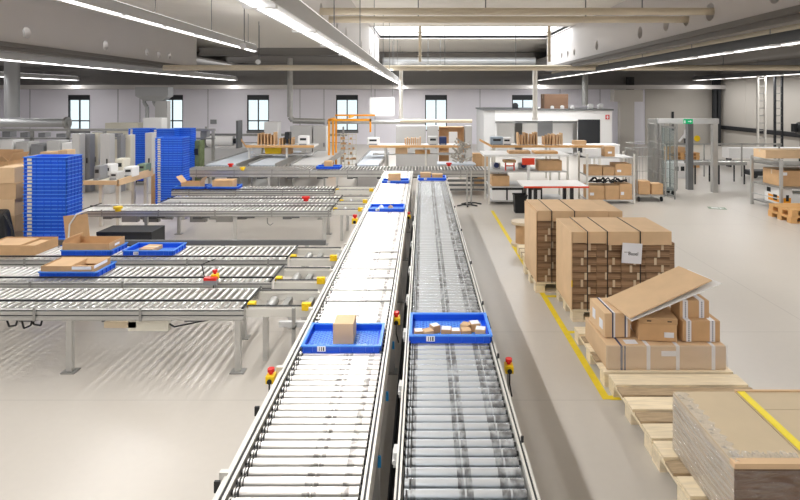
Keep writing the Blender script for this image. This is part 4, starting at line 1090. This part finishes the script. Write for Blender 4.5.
# odd wall things seen through the gate
tag(MB().cyl((0, 0, 0), (0, -.01, 0), .14, 18).build('wall_sign', yellow, loc=(X(697, 30), 29.9, Z(139, 30) + .0)), 'round yellow sign seen through the gate', 'sign')
bpy.data.objects['wall_sign'].location = (X(697.5, 31.9), 31.95, Z(138.5, 31.9)); bpy.data.objects['wall_sign'].scale = (1.3, 1, 1.3)
t = thing('wall_bracket_lamp', 'white jointed arm device on the wall seen through the gate', 'lamp', (X(685, 31.9), 31.9, Z(140, 31.9)))
MB().tube([(-.35, 0, -.1), (0, 0, .35), (.3, 0, .3), (.35, 0, .0)], .07, 8).b(-.06, .06, -.06, .06, .1, .6).build('arm', whitem, t); MB().b(-.05, .05, -.08, 0, -.35, .1).build('bracket', black, t)
for px, z0_, z1_ in ((673, .8, 1.9), (737, .3, 1.3)):
    tag(MB().b(-.06, .06, -.04, .0, 0, z1_ - z0_).build('wall_strip', dark, loc=(X(px, 31.9), 31.95, z0_)), 'dark upright strip on the %s' % ('wall inside the gate opening' if px < 700 else 'wall right of the gate'), 'fitting')
# right rack
rr_ = thing('shelf_rack', 'aluminium shelf rack at the right edge holding large cartons', 'rack', (8.55, 13.15, 0), -.02)
for a, b_ in ((0, 0), (-.15, .95), (1.9, 0), (1.9, .95)): MB().b(a, a + .06, b_, b_ + .06, 0, 1.25).build('post', alu, rr_)
for z in (.14, .58, 1.1): MB().add([(0.06, 0, z - .03), (1.9, 0, z - .03), (1.9, 1, z - .03), (-.09, 1, z - .03), (0.06, 0, z), (1.9, 0, z), (1.9, 1, z), (-.09, 1, z)], [(3, 2, 1, 0), (4, 5, 6, 7), (0, 1, 5, 4), (1, 2, 6, 5), (2, 3, 7, 6), (3, 0, 4, 7)]).build('shelf', steel, rr_)
for z in (1.2, .3): MB().cyl((.03, .03, z), (-.12, .98, z), .015, 8).build('side_bar', alu, rr_)
carton('long carton with dark slots on top of the rack at the right edge', 8.35, 13.4, 1.252, 1.4, .5, .2, m=card, marks=())
carton('large brown carton on the upper shelf of the rack at the right edge', 8.45 + .2, 13.3, .585, 1.3, .7, .38, m=card_d, marks=[(.02, .12, .7, .9)])
carton('white carton on the bottom shelf of the rack at the right edge', 8.65 + .25, 13.25, .145, .8, .5, .26, m=whitem)
t = carton('patterned white, orange and black carton on the bottom shelf at the right edge', 8.63, 13.2, .145, .24, .7, .42, m=whitem, tp=False)
MB().b(-.002, 0, .1, .55, .05, .2).b(.02, .2, -.002, 0, .06, .18).build('orange_print', orange, t); MB().b(-.003, -.002, .2, .35, .08, .22).b(-.003, -.002, .45, .6, .25, .36).b(.08, .15, -.003, -.002, .1, .25).build('black_print', black, t)
for k in range(2):
    pl = pallet('wooden pallet at the right edge before the rack, %s of two' % ['lower', 'upper'][k], 8.0 + .02 * k, 11.95, 1.25, .8, m=wood_y); pl.location.z = k * .146
# ladder-like rack uprights before the right wall
for px, lab in ((762, 'left'), (779, 'right')):
    t = thing('rack_upright', 'tall lattice rack upright before the right wall, %s one' % lab, 'rack', (X(px, 24.5), 24.5, 0))
    MB().b(-.2, -.12, 0, .08, 0, 3.7).b(.12, .2, 0, .08, 0, 3.7).build('post', alu_w if px < 770 else dark, t)
    m = MB()
    for k in range(11): m.b(-.12, .12, .02, .05, .25 + k * .33, .29 + k * .33)
    m.build('lattice', steel, t)['kind'] = 'stuff'
t = thing('fan_heater', 'dark round wall fan heater at the right edge', 'heater', (X(797, 24), 23.6, 1.15)); MB().cyl((0, -.15, .25), (0, .2, .25), .28, 18).b(-.4, .4, 0, .2, .1, .45).build('heater_body', black, t)
MB().b(-.05, .05, 0, .15, -1.15, .05).build('stand', dark, t)

# ------------------------------------------------------------------ white office block
yo = 25.0
t = thing('office_cabin', 'white cabin with flat roof edge, dark doorway and red sign', 'cabin', (X(484, yo), yo, 0)); W = X(612, yo) - X(484, yo)
zt_ = Z(110.5, yo); zl = Z(121, yo)
MB().b(.5, W, 0, 3.5, zl, zt_).b(.5, W, 3.4, 3.5, 0, zl).b(W - 1.55, W, 0, .1, 0, zl).b(.5, .6, .1, 3.4, 0, zl).build('cabin_wall', whitem, t)
MB().b(0, .5, .0, 3.5, 0, zt_ + .05).build('side_column', greym, t)
MB().b(-.05, W + .05, -.08, 3.5, zt_, zt_ + .07).build('roof_edge', gsteel, t)
MB().b(W - 1.5, W - .5, -.03, .0, 0, Z(119, yo)).build('doorway', dark, t) if False else MB().b(W - 1.55, W - .55, -.02, .0, 0, Z(119.5, yo)).build('door', dark, t)
MB().b(1.9, W - 1.56, .8, .88, 0, zl - .12).build('inner_wall', whitem, t); MB().b(2.6, 3.3, .77, .8, .9, 1.75).build('inner_window', midgrey, t); MB().b(.7, 1.6, 1.2, 1.7, 0, 1.6).build('inner_cabinet', whitem, t)
MB().b(.5, W - 1.6, -.01, .0, zl - .1, zl - .05).build('lamp_strip', gsteel, t)
MB().b(W - .3, W - .12, -.02, 0, zt_ - .40, zt_ - .2).b(W - .24, W - .18, -.024, -.02, zt_ - .37, zt_ - .23, 1).b(W - .27, W - .15, -.024, -.02, zt_ - .315, zt_ - .285, 1).build('red_sign', [red, whitem], t)
MB().b(.8, 1.5, 3.36, 3.4, .9, 1.9).build('wall_chart', whitem, t); MB().b(3.0, 3.6, 3.36, 3.4, .9, 1.8).build('wall_chart', whitem, t)
t.location.z = 0
t2 = carton('large dark brown carton standing on the cabin roof', X(545, yo + .5), yo + .6, zt_ + .071, 1.1, .8, .68, m=mat('dark_brown_board', rgb(120, 92, 72), .7))
for k, (px, s) in enumerate(((515, .35), (552, .18), (562, .2), (572, .2), (590, .3), (600, .3))):
    t = thing('roof_fan', 'small grey round device on the cabin roof, number %s from the left' % ['one', 'two', 'three', 'four', 'five', 'six'][k], 'device', (X(px, yo + .3), yo + .2, zt_ + .071), group='devices on the cabin roof')
    MB().cyl((0, 0, s * .4), (0, .12, s * .4), s * .4, 14).b(-s * .4, s * .4, 0, .12, 0, s * .15).build('fan_body', greym if k else dark, t)
# ------------------------------------------------------------------ benches with clutter
def bench(label, x0, x1, y, z, D=.8, tilt=True, m=wood_y, legs=()):
    t = thing('packing_bench', label, 'bench', (x0, y, 0)); W = x1 - x0
    MB().b(0, W, 0, D, z - .05, z).build('bench_top', whitem, t); MB().b(0, W, -.02, 0, z - .07, z + .01).build('front_edge', m, t)
    if tilt: MB().add([(0, -.02, z - .07), (0, 0, z - .07), (-.35, .6, z + .1), (-.35, .58, z + .1), (0, -.02, z + .01), (0, 0, z + .01), (-.35, .6, z + .18), (-.35, .58, z + .18)], [(3, 2, 1, 0), (4, 5, 6, 7), (0, 3, 7, 4), (1, 5, 6, 2), (2, 6, 7, 3), (0, 4, 5, 1)]).build('side_board', m, t)
    for a in [X(p, y) - x0 for p in legs]: MB().b(a, a + .06, .1, .16, 0, z - .05).b(a, a + .06, D - .12, D - .06, 0, z - .05).build('leg', alu_w, t)
    MB().b(.1, W - .1, .15, D - .1, .83, .86).build('lower_shelf', greym, t)
    return t


def boards(n, x, y, z, label, group, h=.38, pitch=.09, m=card_d):
    for k in range(n):
        hh = h * R.uniform(.75, 1.0); tl = R.uniform(-.1, .1)
        o = MB().b(-.02, .02, 0, .35, 0, hh, 0, Matrix.Rotation(tl * .5, 4, 'Y')).build('standing_board', m, loc=(x + k * pitch, y, z + .002)); tag(o, label, 'cardboard', group)


YD = 18.0; zd = Z(145.5, YD)
bench('wooden-edged packing bench left of the orange gantry', X(246, YD), X(314, YD), YD, zd, legs=(247, 285))
bench('wooden-edged packing bench in the centre behind the main conveyors', X(369, YD), X(470, YD), YD, zd, tilt=False, legs=(384, 425, 460))
bench('long wooden-edged packing bench before the white cabin', X(492, YD), X(604, YD), YD, zd, legs=(494, 550, 600))
boards(6, X(256, YD), YD + .2, zd, 'brown board standing on the bench left of the orange gantry', 'boards on the left bench', .42, .11)
boards(5, X(278, YD), YD + .2, zd, 'short board standing on the right of the bench left of the gantry', 'short boards on the left bench', .24, .1)
boards(7, X(520, YD), YD + .2, zd, 'brown board standing left of centre on the bench before the cabin', 'left boards on the cabin bench', .42, .1)
boards(4, X(546, YD), YD + .2, zd, 'brown board standing in the middle on the bench before the cabin', 'middle boards on the cabin bench', .36, .09)
boards(4, X(556, YD), YD + .25, zd, 'tan board standing right of centre on the bench before the cabin', 'right boards on the cabin bench', .42, .09, card)
boards(8, X(405, YD), YD + .25, zd, 'short brown board in the row on the centre bench', 'boards on the centre bench', .25, .07)


def device(label, px, w_, h, Y_=YD + .2, z=None, m=greym, scr=True, name='label_printer'):
    z = zd if z is None else z
    t = thing(name, label, 'printer', (X(px, Y_), Y_, z + .002)); MB().b(-w_ / 2, w_ / 2, 0, .3, 0, h).build('device_body', m, t, bevel=.02)
    if scr: MB().b(-w_ * .3, w_ * .3, -.005, 0, h * .5, h * .75).build('slot', dark, t)
    MB().b(-w_ * .35, w_ * .35, -.06, 0, .0, .04).build('paper_feed', midgrey, t)


device('white printer on the bench left of the gantry, right end', 303, .34, .3, m=whitem)
device('dark scanner on the bench left of the gantry', 287, .16, .42, m=dark)
device('white and navy printer at the left end of the centre bench', 373, .4, .24, m=whitem)
device('grey printer in the middle of the centre bench', 433, .32, .28, m=greym)
device('navy and pink box device on the centre bench beside the grey printer', 443, .24, .26, m=navy, scr=False)
device('blue-grey printer at the left end of the bench before the cabin', 497, .42, .26, m=mat('blue_grey', rgb(150, 165, 180), .5))
device('white printer second from left on the bench before the cabin', 507, .3, .24, m=whitem)
carton('flat brown carton at the right end of the bench before the cabin', X(576, YD), YD + .2, zd + .001, .4, .3, .14, m=card_d)
# underneath boxes
for px, c, lab in ((250, whitem, 'white tub under the bench left of the gantry'), (262, yellow, 'yellow bin under the bench left of the gantry'), (270, yellow, 'second yellow bin under the bench left of the gantry')):
    tag(MB().add([(.03, .03, 0), (.27, .03, 0), (.27, .27, 0), (.03, .27, 0), (0, 0, .2), (.3, 0, .2), (.3, .3, .2), (0, .3, .2)], [(3, 2, 1, 0), (0, 1, 5, 4), (1, 2, 6, 5), (2, 3, 7, 6), (3, 0, 4, 7)]).b(-.01, .31, -.01, 0, .18, .21).build('plastic_bin', c, loc=(X(px, YD), YD + .25, .862)), lab, 'bin')
carton('brown carton under the bench left of the gantry', X(280, YD), YD + .25, .862, .3, .3, .2, m=card_d)
carton('flat tan carton with yellow roll under the centre bench, left', X(415, YD), YD + .25, .862, .5, .3, .12, m=wood_y)
carton('flat tan carton under the centre bench, right', X(395, YD), YD + .25, .862, .4, .3, .2, m=card)
# big back panels near centre
def cabinet(label, px0, px1, py0, Y_, D=.5, m=greym, doors=2, name='machine_cabinet', zb_=0):
    x0, x1 = X(px0, Y_), X(px1, Y_); h = Z(py0, Y_) - zb_; W = x1 - x0
    t = thing(name, label, 'cabinet', (x0, Y_, zb_)); MB().b(0, W, 0, D, 0, h).build('cabinet_body', m, t, bevel=.01)
    for k in range(doors):
        a = W * k / doors; d = MB().b(a + .02, a + W / doors - .02, -.015, 0, .05, h - .05).build('cabinet_door', m, t)
        MB().b(a + W / doors - .09, a + W / doors - .06, -.035, -.015, h * .5, h * .5 + .15).build('handle', dark, d)
    return t


cabinet('grey cabinet behind the centre bench, left section', 396, 426, 126, 20.5)
cabinet('narrow grey cabinet behind the centre bench, right of the brown open carton', 465, 472, 126, 20.5, doors=1)
cabinet('pale grey cabinet directly left of the brown open carton', 427, 438, 126, 20.5, doors=1)
open_ = thing('display_carton', 'tall brown open-fronted carton standing behind the centre bench', 'box', (X(439, 20.6), 20.6, 0)); W = X(464, 20.6) - X(439, 20.6); H = Z(127, 20.6)
MB().b(0, W, .48, .5, 0, H).b(0, .02, 0, .48, 0, H).b(W - .02, W, 0, .48, 0, H).b(0, W, 0, .48, H - .02, H).b(0, W, 0, .48, .7, .72).build('box_body', card_d, open_)
tag(MB().b(0, .3, 0, .1, 0, .5).build('white_canister', whitem, loc=(X(449, 19.6), 19.6, 0)), 'white canister in front of the brown open-fronted carton', 'canister'); bpy.data.objects['white_canister'].scale.z = 3.0
cabinet('pale cabinet row behind the left bench, first section', 264, 278, 122, 21.5, m=whitem, doors=1)
cabinet('pale cabinet row behind the left bench, middle section with display', 290, 312, 126, 21.5, m=greym)
cabinet('pale cabinet row behind the left bench, last section beside the gantry', 313, 326, 126, 21.5, m=greym, doors=1)
cabinet('long beige cabinet at the back left of the first window', 105, 138, 123, 24.5, m=cream)
cabinet('bright white cabinet at the back left, right of the beige one', 143, 162, 118, 24.5, m=whitem, doors=1)
for k, (a, b_, py) in enumerate(((72, 80, 134), (82, 90, 134), (92, 98, 133), (100, 110, 134), (117, 121, 135), (126, 131, 135), (145, 152, 133))):
    cabinet('slim grey upright machine column at the back left, %s from the left' % ['first', 'second', 'third', 'fourth', 'fifth', 'sixth', 'seventh'][k], a, b_, py, 15.6 + .3 * (k % 3), D=.25, m=[greym, midgrey, cream, greym, midgrey, cream, greym][k], doors=1, name='machine_column')
tag(MB().b(0, .35, 0, .05, 0, .25).build('wall_vent', midgrey, loc=(X(210, 31.9), 31.94, Z(124, 31.9))), 'small grey vent on the back wall left of the second window', 'vent')
tag(MB().b(0, .9, 0, .5, 0, 1.0).build('white_board_stand', whitem, loc=(X(598, 20), 20.3, 0), bevel=.01), 'white cabinet block behind the rack of brown cartons', 'cabinet')
# orange gantry
t = thing('orange_gantry', 'orange lifting gantry frame standing in front of a window', 'gantry', (X(328, 18.95), 18.95, 0))
H = Z(118, 18.6); W = X(372, 18.6) - X(328, 18.6)
for a, b_ in ((0, 0), (.14, .0), (.1, .9)): MB().b(a, a + .06, b_, b_ + .06, 0, H - .1).build('post', orange, t)
MB().b(0, W, 0, .06, H - .12, H - .04).b(.1, W + .05, .9, .96, H + .02, H + .08).b(W - .06, W, 0, .06, H - .5, H - .04).b(.05, .11, 0, .9, H - .1, H - .03).b(.7, .76, 0, .96, H - .02, H + .04).build('top_beam', orange, t)
MB().b(.0, .25, -.1, .3, 0, .25).build('base', orange, t)
t = thing('wire_shelf', 'pale wire shelf with small brown parts beside the orange gantry', 'rack', (X(336, 18.9), 19.9, 0))
m = MB()
for k in range(5): m.b(k * .14, k * .14 + .02, 0, .02, 0, 1.45)
for k in range(7): m.b(0, .58, 0, .02, .3 + k * .18, .32 + k * .18)
m.build('wire_frame', cream, t)
m = MB()
for k in range(22): a, b_ = R.uniform(0, .5), R.randint(0, 5); m.b(a, a + .07, -.06, .0, .32 + b_ * .18, .36 + b_ * .18 + R.uniform(0, .06))
m.build('small_parts', card_d, t)['kind'] = 'stuff'
# plastic heap
m = MB(); n = 90
for k in range(n):
    a = R.uniform(0, 2 * PI); rr = R.uniform(.05, .32); z = R.uniform(.0, .62); s = 1 - z * .8
    p = Vector((math.cos(a) * rr * s, math.sin(a) * rr * s * .6, z)); q = p + Vector((R.uniform(-.15, .15), R.uniform(-.1, .1), R.uniform(-.1, .12))); q.z = max(q.z, 0)
    m.add([p, q, q + Vector((.03, 0, .05)), p + Vector((.04, 0, .03))], [(0, 1, 2, 3)])
hb = tag(m.build('plastic_film_heap', mat('dull_film', rgb(170, 165, 155), .3), loc=(X(461, 16.7), 16.75, .745)), 'crumpled heap of dull plastic film behind the far conveyor', 'film heap', kind='stuff')
t = thing('film_table', 'pale low table under the plastic film heap', 'table', (X(437, 17), 16.45, 0)); MB().b(0, 1.15, 0, .7, .7, .742).build('table_top', beltm, t)
for a in (.05, 1.05):
    for b_ in (.05, .6): MB().b(a, a + .05, b_, b_ + .05, 0, .7).build('leg', alu_w, t)
carton('upright brown carton right of the plastic film heap', X(473, 17), 17.0, 0, .28, .3, 1.0, m=card_d, tp=False)
carton('upright tan carton right of the plastic film heap, outer one', X(482, 17), 17.0, 0, .22, .3, .98, m=card, tp=False)

# ------------------------------------------------------------------ belts running to the back on the left
for k, (px, w_) in enumerate(((222, .95), (263, .8), (307, .95), (368, .7))):
    xc = X(px, 16.4)
    t = thing('belt_conveyor', 'pale belt conveyor running back from the far cross conveyor, %s from the left' % ['first', 'second', 'third', 'fourth'][k], 'conveyor', (xc, 16.3, 0))
    MB().b(-w_ / 2, w_ / 2, 0, 4.2, .68, .74).build('belt', [beltm, beltm, greym, beltm][k], t)
    for s in (-1, 1): MB().b(s * w_ / 2 - .02, s * w_ / 2 + .03, 0, 4.2, .62, .78).build('side_rail', steel, t)
    for yy in (.3, 3.8):
        for s in (-1, 1): MB().b(s * w_ / 2 - .02, s * w_ / 2 + .03, yy, yy + .06, 0, .62).build('leg', alu, t)
    if k == 1: pass
t = thing('film_wrapping_machine', 'machine with large white film roll at the far left', 'machine', (X(202, 20.8), 20.9, 0)); W = 1.5
MB().b(0, W, 0, .5, 0, .8).build('machine_base', greym, t); MB().cyl((.1, .2, 1.06), (1.1, .2, 1.06), .19, 24).build('film_roll', whitem, t); MB().cyl((1.1, .2, 1.06), (1.25, .2, 1.06), .1, 16).build('roll_core', dark, t)
MB().b(1.25, 1.33, 0, .5, .8, 1.85).b(-.1, 0, 0, .5, .8, 1.4).b(0, 1.25, .4, .48, 1.28, 1.33).build('machine_frame', gsteel, t)
# frame rails at far left background
t = thing('portal_frame', 'long steel portal rail above the machines at the far left', 'frame', (-15.5, 18.2, 0))
MB().b(0, 8.6, 0, .1, 1.62, 1.7).b(0, 8.6, 0, .08, 1.35, 1.4).build('rail_bar', steel, t)
for k in range(8): MB().b(.1 + k * 1.2, .18 + k * 1.2, 0, .08, 0, 1.62).build('post', steel, t)
m = MB()
for k in range(14): m.b(.3 + k * .6, .45 + k * .6 + R.uniform(0, .2), .1, .4, 1.41, 1.5 + R.uniform(0, .12))
m.build('small_fittings', midgrey, t)['kind'] = 'stuff'
t = thing('portal_frame', 'steel portal rail above the belts before the back wall', 'frame', (X(193, 22), 23.2, 0))
MB().b(0, 6.0, 0, .08, 1.1, 1.2).b(0, 6.0, 0, .08, .8, .84).build('rail_bar', steel, t)
for k in range(5): MB().b(k * 1.45, .07 + k * 1.45, 0, .07, 0, 1.5).build('post', steel, t)
for k in range(6):
    px = 0 + k * 15.5
    cabinet('low machine block beneath the portal rail at the far left, %s from the left' % ['first', 'second', 'third', 'fourth', 'fifth', 'sixth'][k], px, px + 13, 140 + (k * 7) % 5, 17.4, name='machine_block', m=[whitem, greym, midgrey, greym, whitem, greym][k], doors=1)

# ------------------------------------------------------------------ left carton piles
xs0 = X(0, 8.7)
cols = [(-7.15, .36, 6), (-6.76, .38, 6)]
k = 0
names = ['lowest', 'second from bottom', 'third from bottom', 'fourth from bottom', 'fifth from bottom', 'topmost']
for ci, (x, w_, n) in enumerate(cols):
    z = 0
    for r_ in range(n):
        h = [.32, .3, .27, .26, .25, .25][r_] - (.02 if ci == 0 else 0)
        carton('tan carton, %s column of the pile left of the tray stack, %s' % (['left', 'right'][ci], names[r_]), x + [.02, -.03, .05, -.01, .04, .1][r_] * (1 if ci else .3), 8.62 + R.uniform(-.04, .04), z, w_ - [0, .02, .06, 0, .03, .1][r_], .4, h - .002, m=[card, card_in][(r_ + ci) % 2], tp=(r_ % 2 == 0), marks=[(.4, .6, .45, .55)] if False else ()); z += h
# brown flattened open boxes behind
for k, (px, py, w_, d, h, rz, Y_) in enumerate(((-22, 178, .75, .5, 1.2, 0, 9.7), (10, 178, .7, .5, 1.25, .0, 10.7), (-24, 178, .7, .5, 1.35, .0, 12.0), (30, 170, .55, .4, 1.3, .0, 11.9))):
    open_carton('large brown opened carton with raised flaps in the heap at the far left, %s' % ['nearest', 'second', 'rearmost', 'right one'][k], X(px, Y_), Y_, 0, w_, d, h, rz, flaps=[('f', .9, .2), ('b', [-.4, -.8, -.2, -.5][k], .22), ('l', .6, .2), ('r', [.9, .3, .6, .5][k], .2)], name='large_open_carton')
carton('tan carton standing upright behind the tray stack, left of two', X(28, 12.5), 12.9, 0, .28, .3, 1.46, m=card, tp=False)
carton('tan carton standing upright behind the tray stack, right of two', X(58, 12.9), 12.9, 0, .22, .3, 1.5, m=card, tp=False)
# black bag / chair at left edge
t = thing('black_bag', 'black bag with looped strap at the left edge before the carton pile', 'bag', (X(2, 8.3), 8.2, .0))
MB().add([(-.25, 0, 0), (.2, 0, 0), (.2, .3, 0), (-.25, .3, 0), (-.25, .05, .95), (.06, .05, .98), (.02, .25, 1.05), (-.25, .25, 1.05)], [(3, 2, 1, 0), (0, 1, 5, 4), (1, 2, 6, 5), (2, 3, 7, 6), (3, 0, 4, 7), (4, 5, 6, 7)]).build('bag_body', black, t, bevel=.05)
MB().tube([(.04, .1, .98), (.16, .0, .93), (.24, -.02, .8), (.27, -.02, .6)], .015, 8).build('bag_strap', black, t)
# leaning board behind carton on third conveyor
t = thing('leaning_board', 'brown board with white rim leaning upright behind the empty opened carton', 'cardboard', (X(70, 8.2), 8.2, .0))
m = MB().b(0, .36, -.005, .005, 0, .98, 0, Matrix.Rotation(-.1, 4, 'Y')); m.build('board_body', card_d, t)
MB().tube([(-.02, -.01, .6), (-.0, -.01, .85), (.1, -.01, 1.0), (.26, -.01, 1.06)], .012, 8).build('white_rim', whitem, t)
# dark crate below
t = thing('dark_crate', 'dark crate on the floor under the middle conveyor bank', 'crate', (X(100, 9.6), 9.5, 0)); MB().b(0, .95, 0, .5, 0, .42).build('crate_body', dark, t, bevel=.01); MB().b(0, .95, -.01, 0, .36, .42).build('crate_rim', black, t)
# ------------------------------------------------------------------ left bench with machines at Y 11.8
YL = 11.6; zL = .98
t = thing('angled_bench', 'long bench with tan wooden edge angled away behind the blue tray stack', 'bench', (X(84, YL), YL, 0))
W = X(118, YL) - X(84, YL)
MB().add([(0, 0, zL - .06), (W, 0, zL - .06), (W - .1, 1.65, zL - .06), (W * .5, 1.65, zL - .06), (0, 1.65, zL - .06), (0, 0, zL), (W, 0, zL), (W - .1, 1.65, zL), (W * .5, 1.65, zL), (0, 1.65, zL)], [(4, 3, 2, 1, 0), (5, 6, 7, 8, 9), (0, 1, 6, 5), (1, 2, 7, 6), (2, 3, 8, 7), (3, 4, 9, 8), (4, 0, 5, 9)]).build('bench_top', cream, t)
MB().b(0, W, -.03, 0, zL - .08, zL + .01).add([(W + .03, -.03, zL - .1), (W - .07, 1.65, zL - .12), (W - .07, 1.65, zL + .06), (W + .03, -.03, zL + .03), (W, -.03, zL - .1), (W - .1, 1.65, zL - .12), (W - .1, 1.65, zL + .06), (W, -.03, zL + .03)], [(0, 1, 2, 3), (7, 6, 5, 4), (3, 2, 6, 7), (0, 4, 5, 1)]).build('front_edge', card, t)
for a, b_ in ((.25, .1), (W - .1, .1), (W - .22, 1.5), (.2, 1.5)): MB().b(a, a + .07, b_, b_ + .07, 0, zL - .06).build('leg', alu_w, t)
for k, (px, w_, h, mm, Y_) in enumerate(((97, .13, .3, midgrey, 11.7), (106, .22, .28, whitem, 12.1), (113.5, .16, .16, greym, 11.75), (119, .2, .36, cream, 12.5), (128, .2, .22, whitem, 12.15), (141, .2, .2, greenp, 12.85))):
    device(['slim grey device at the left end of the angled bench', 'white printer on the angled bench, left', 'small grey device at the front of the angled bench', 'cream machine in the middle of the angled bench', 'white printer in the middle front of the angled bench', 'greenish motor unit at the right end of the angled bench'][k], px, w_, h, Y_, zL, mm)
tag(MB().b(0, .5, 0, .35, 0, .3).build('brown_tub', card_d, loc=(X(155, 14.2), 14.0, 0)), 'brown block on the floor beside the second tray stack', 'box'); bpy.data.objects['brown_tub'].scale.z = 2.6
t = thing('green_machine', 'mottled green machine right behind the second tray stack', 'machine', (X(192, 17.6), 17.6, 0)); MB().b(0, .25, 0, .4, 0, 1.35).build('machine_body', mat('olive_paint', rgb(110, 124, 84), .6, noise=.3, scale=8), t, bevel=.02); MB().b(.02, .2, -.03, 0, .9, 1.1).build('panel', dark, t)
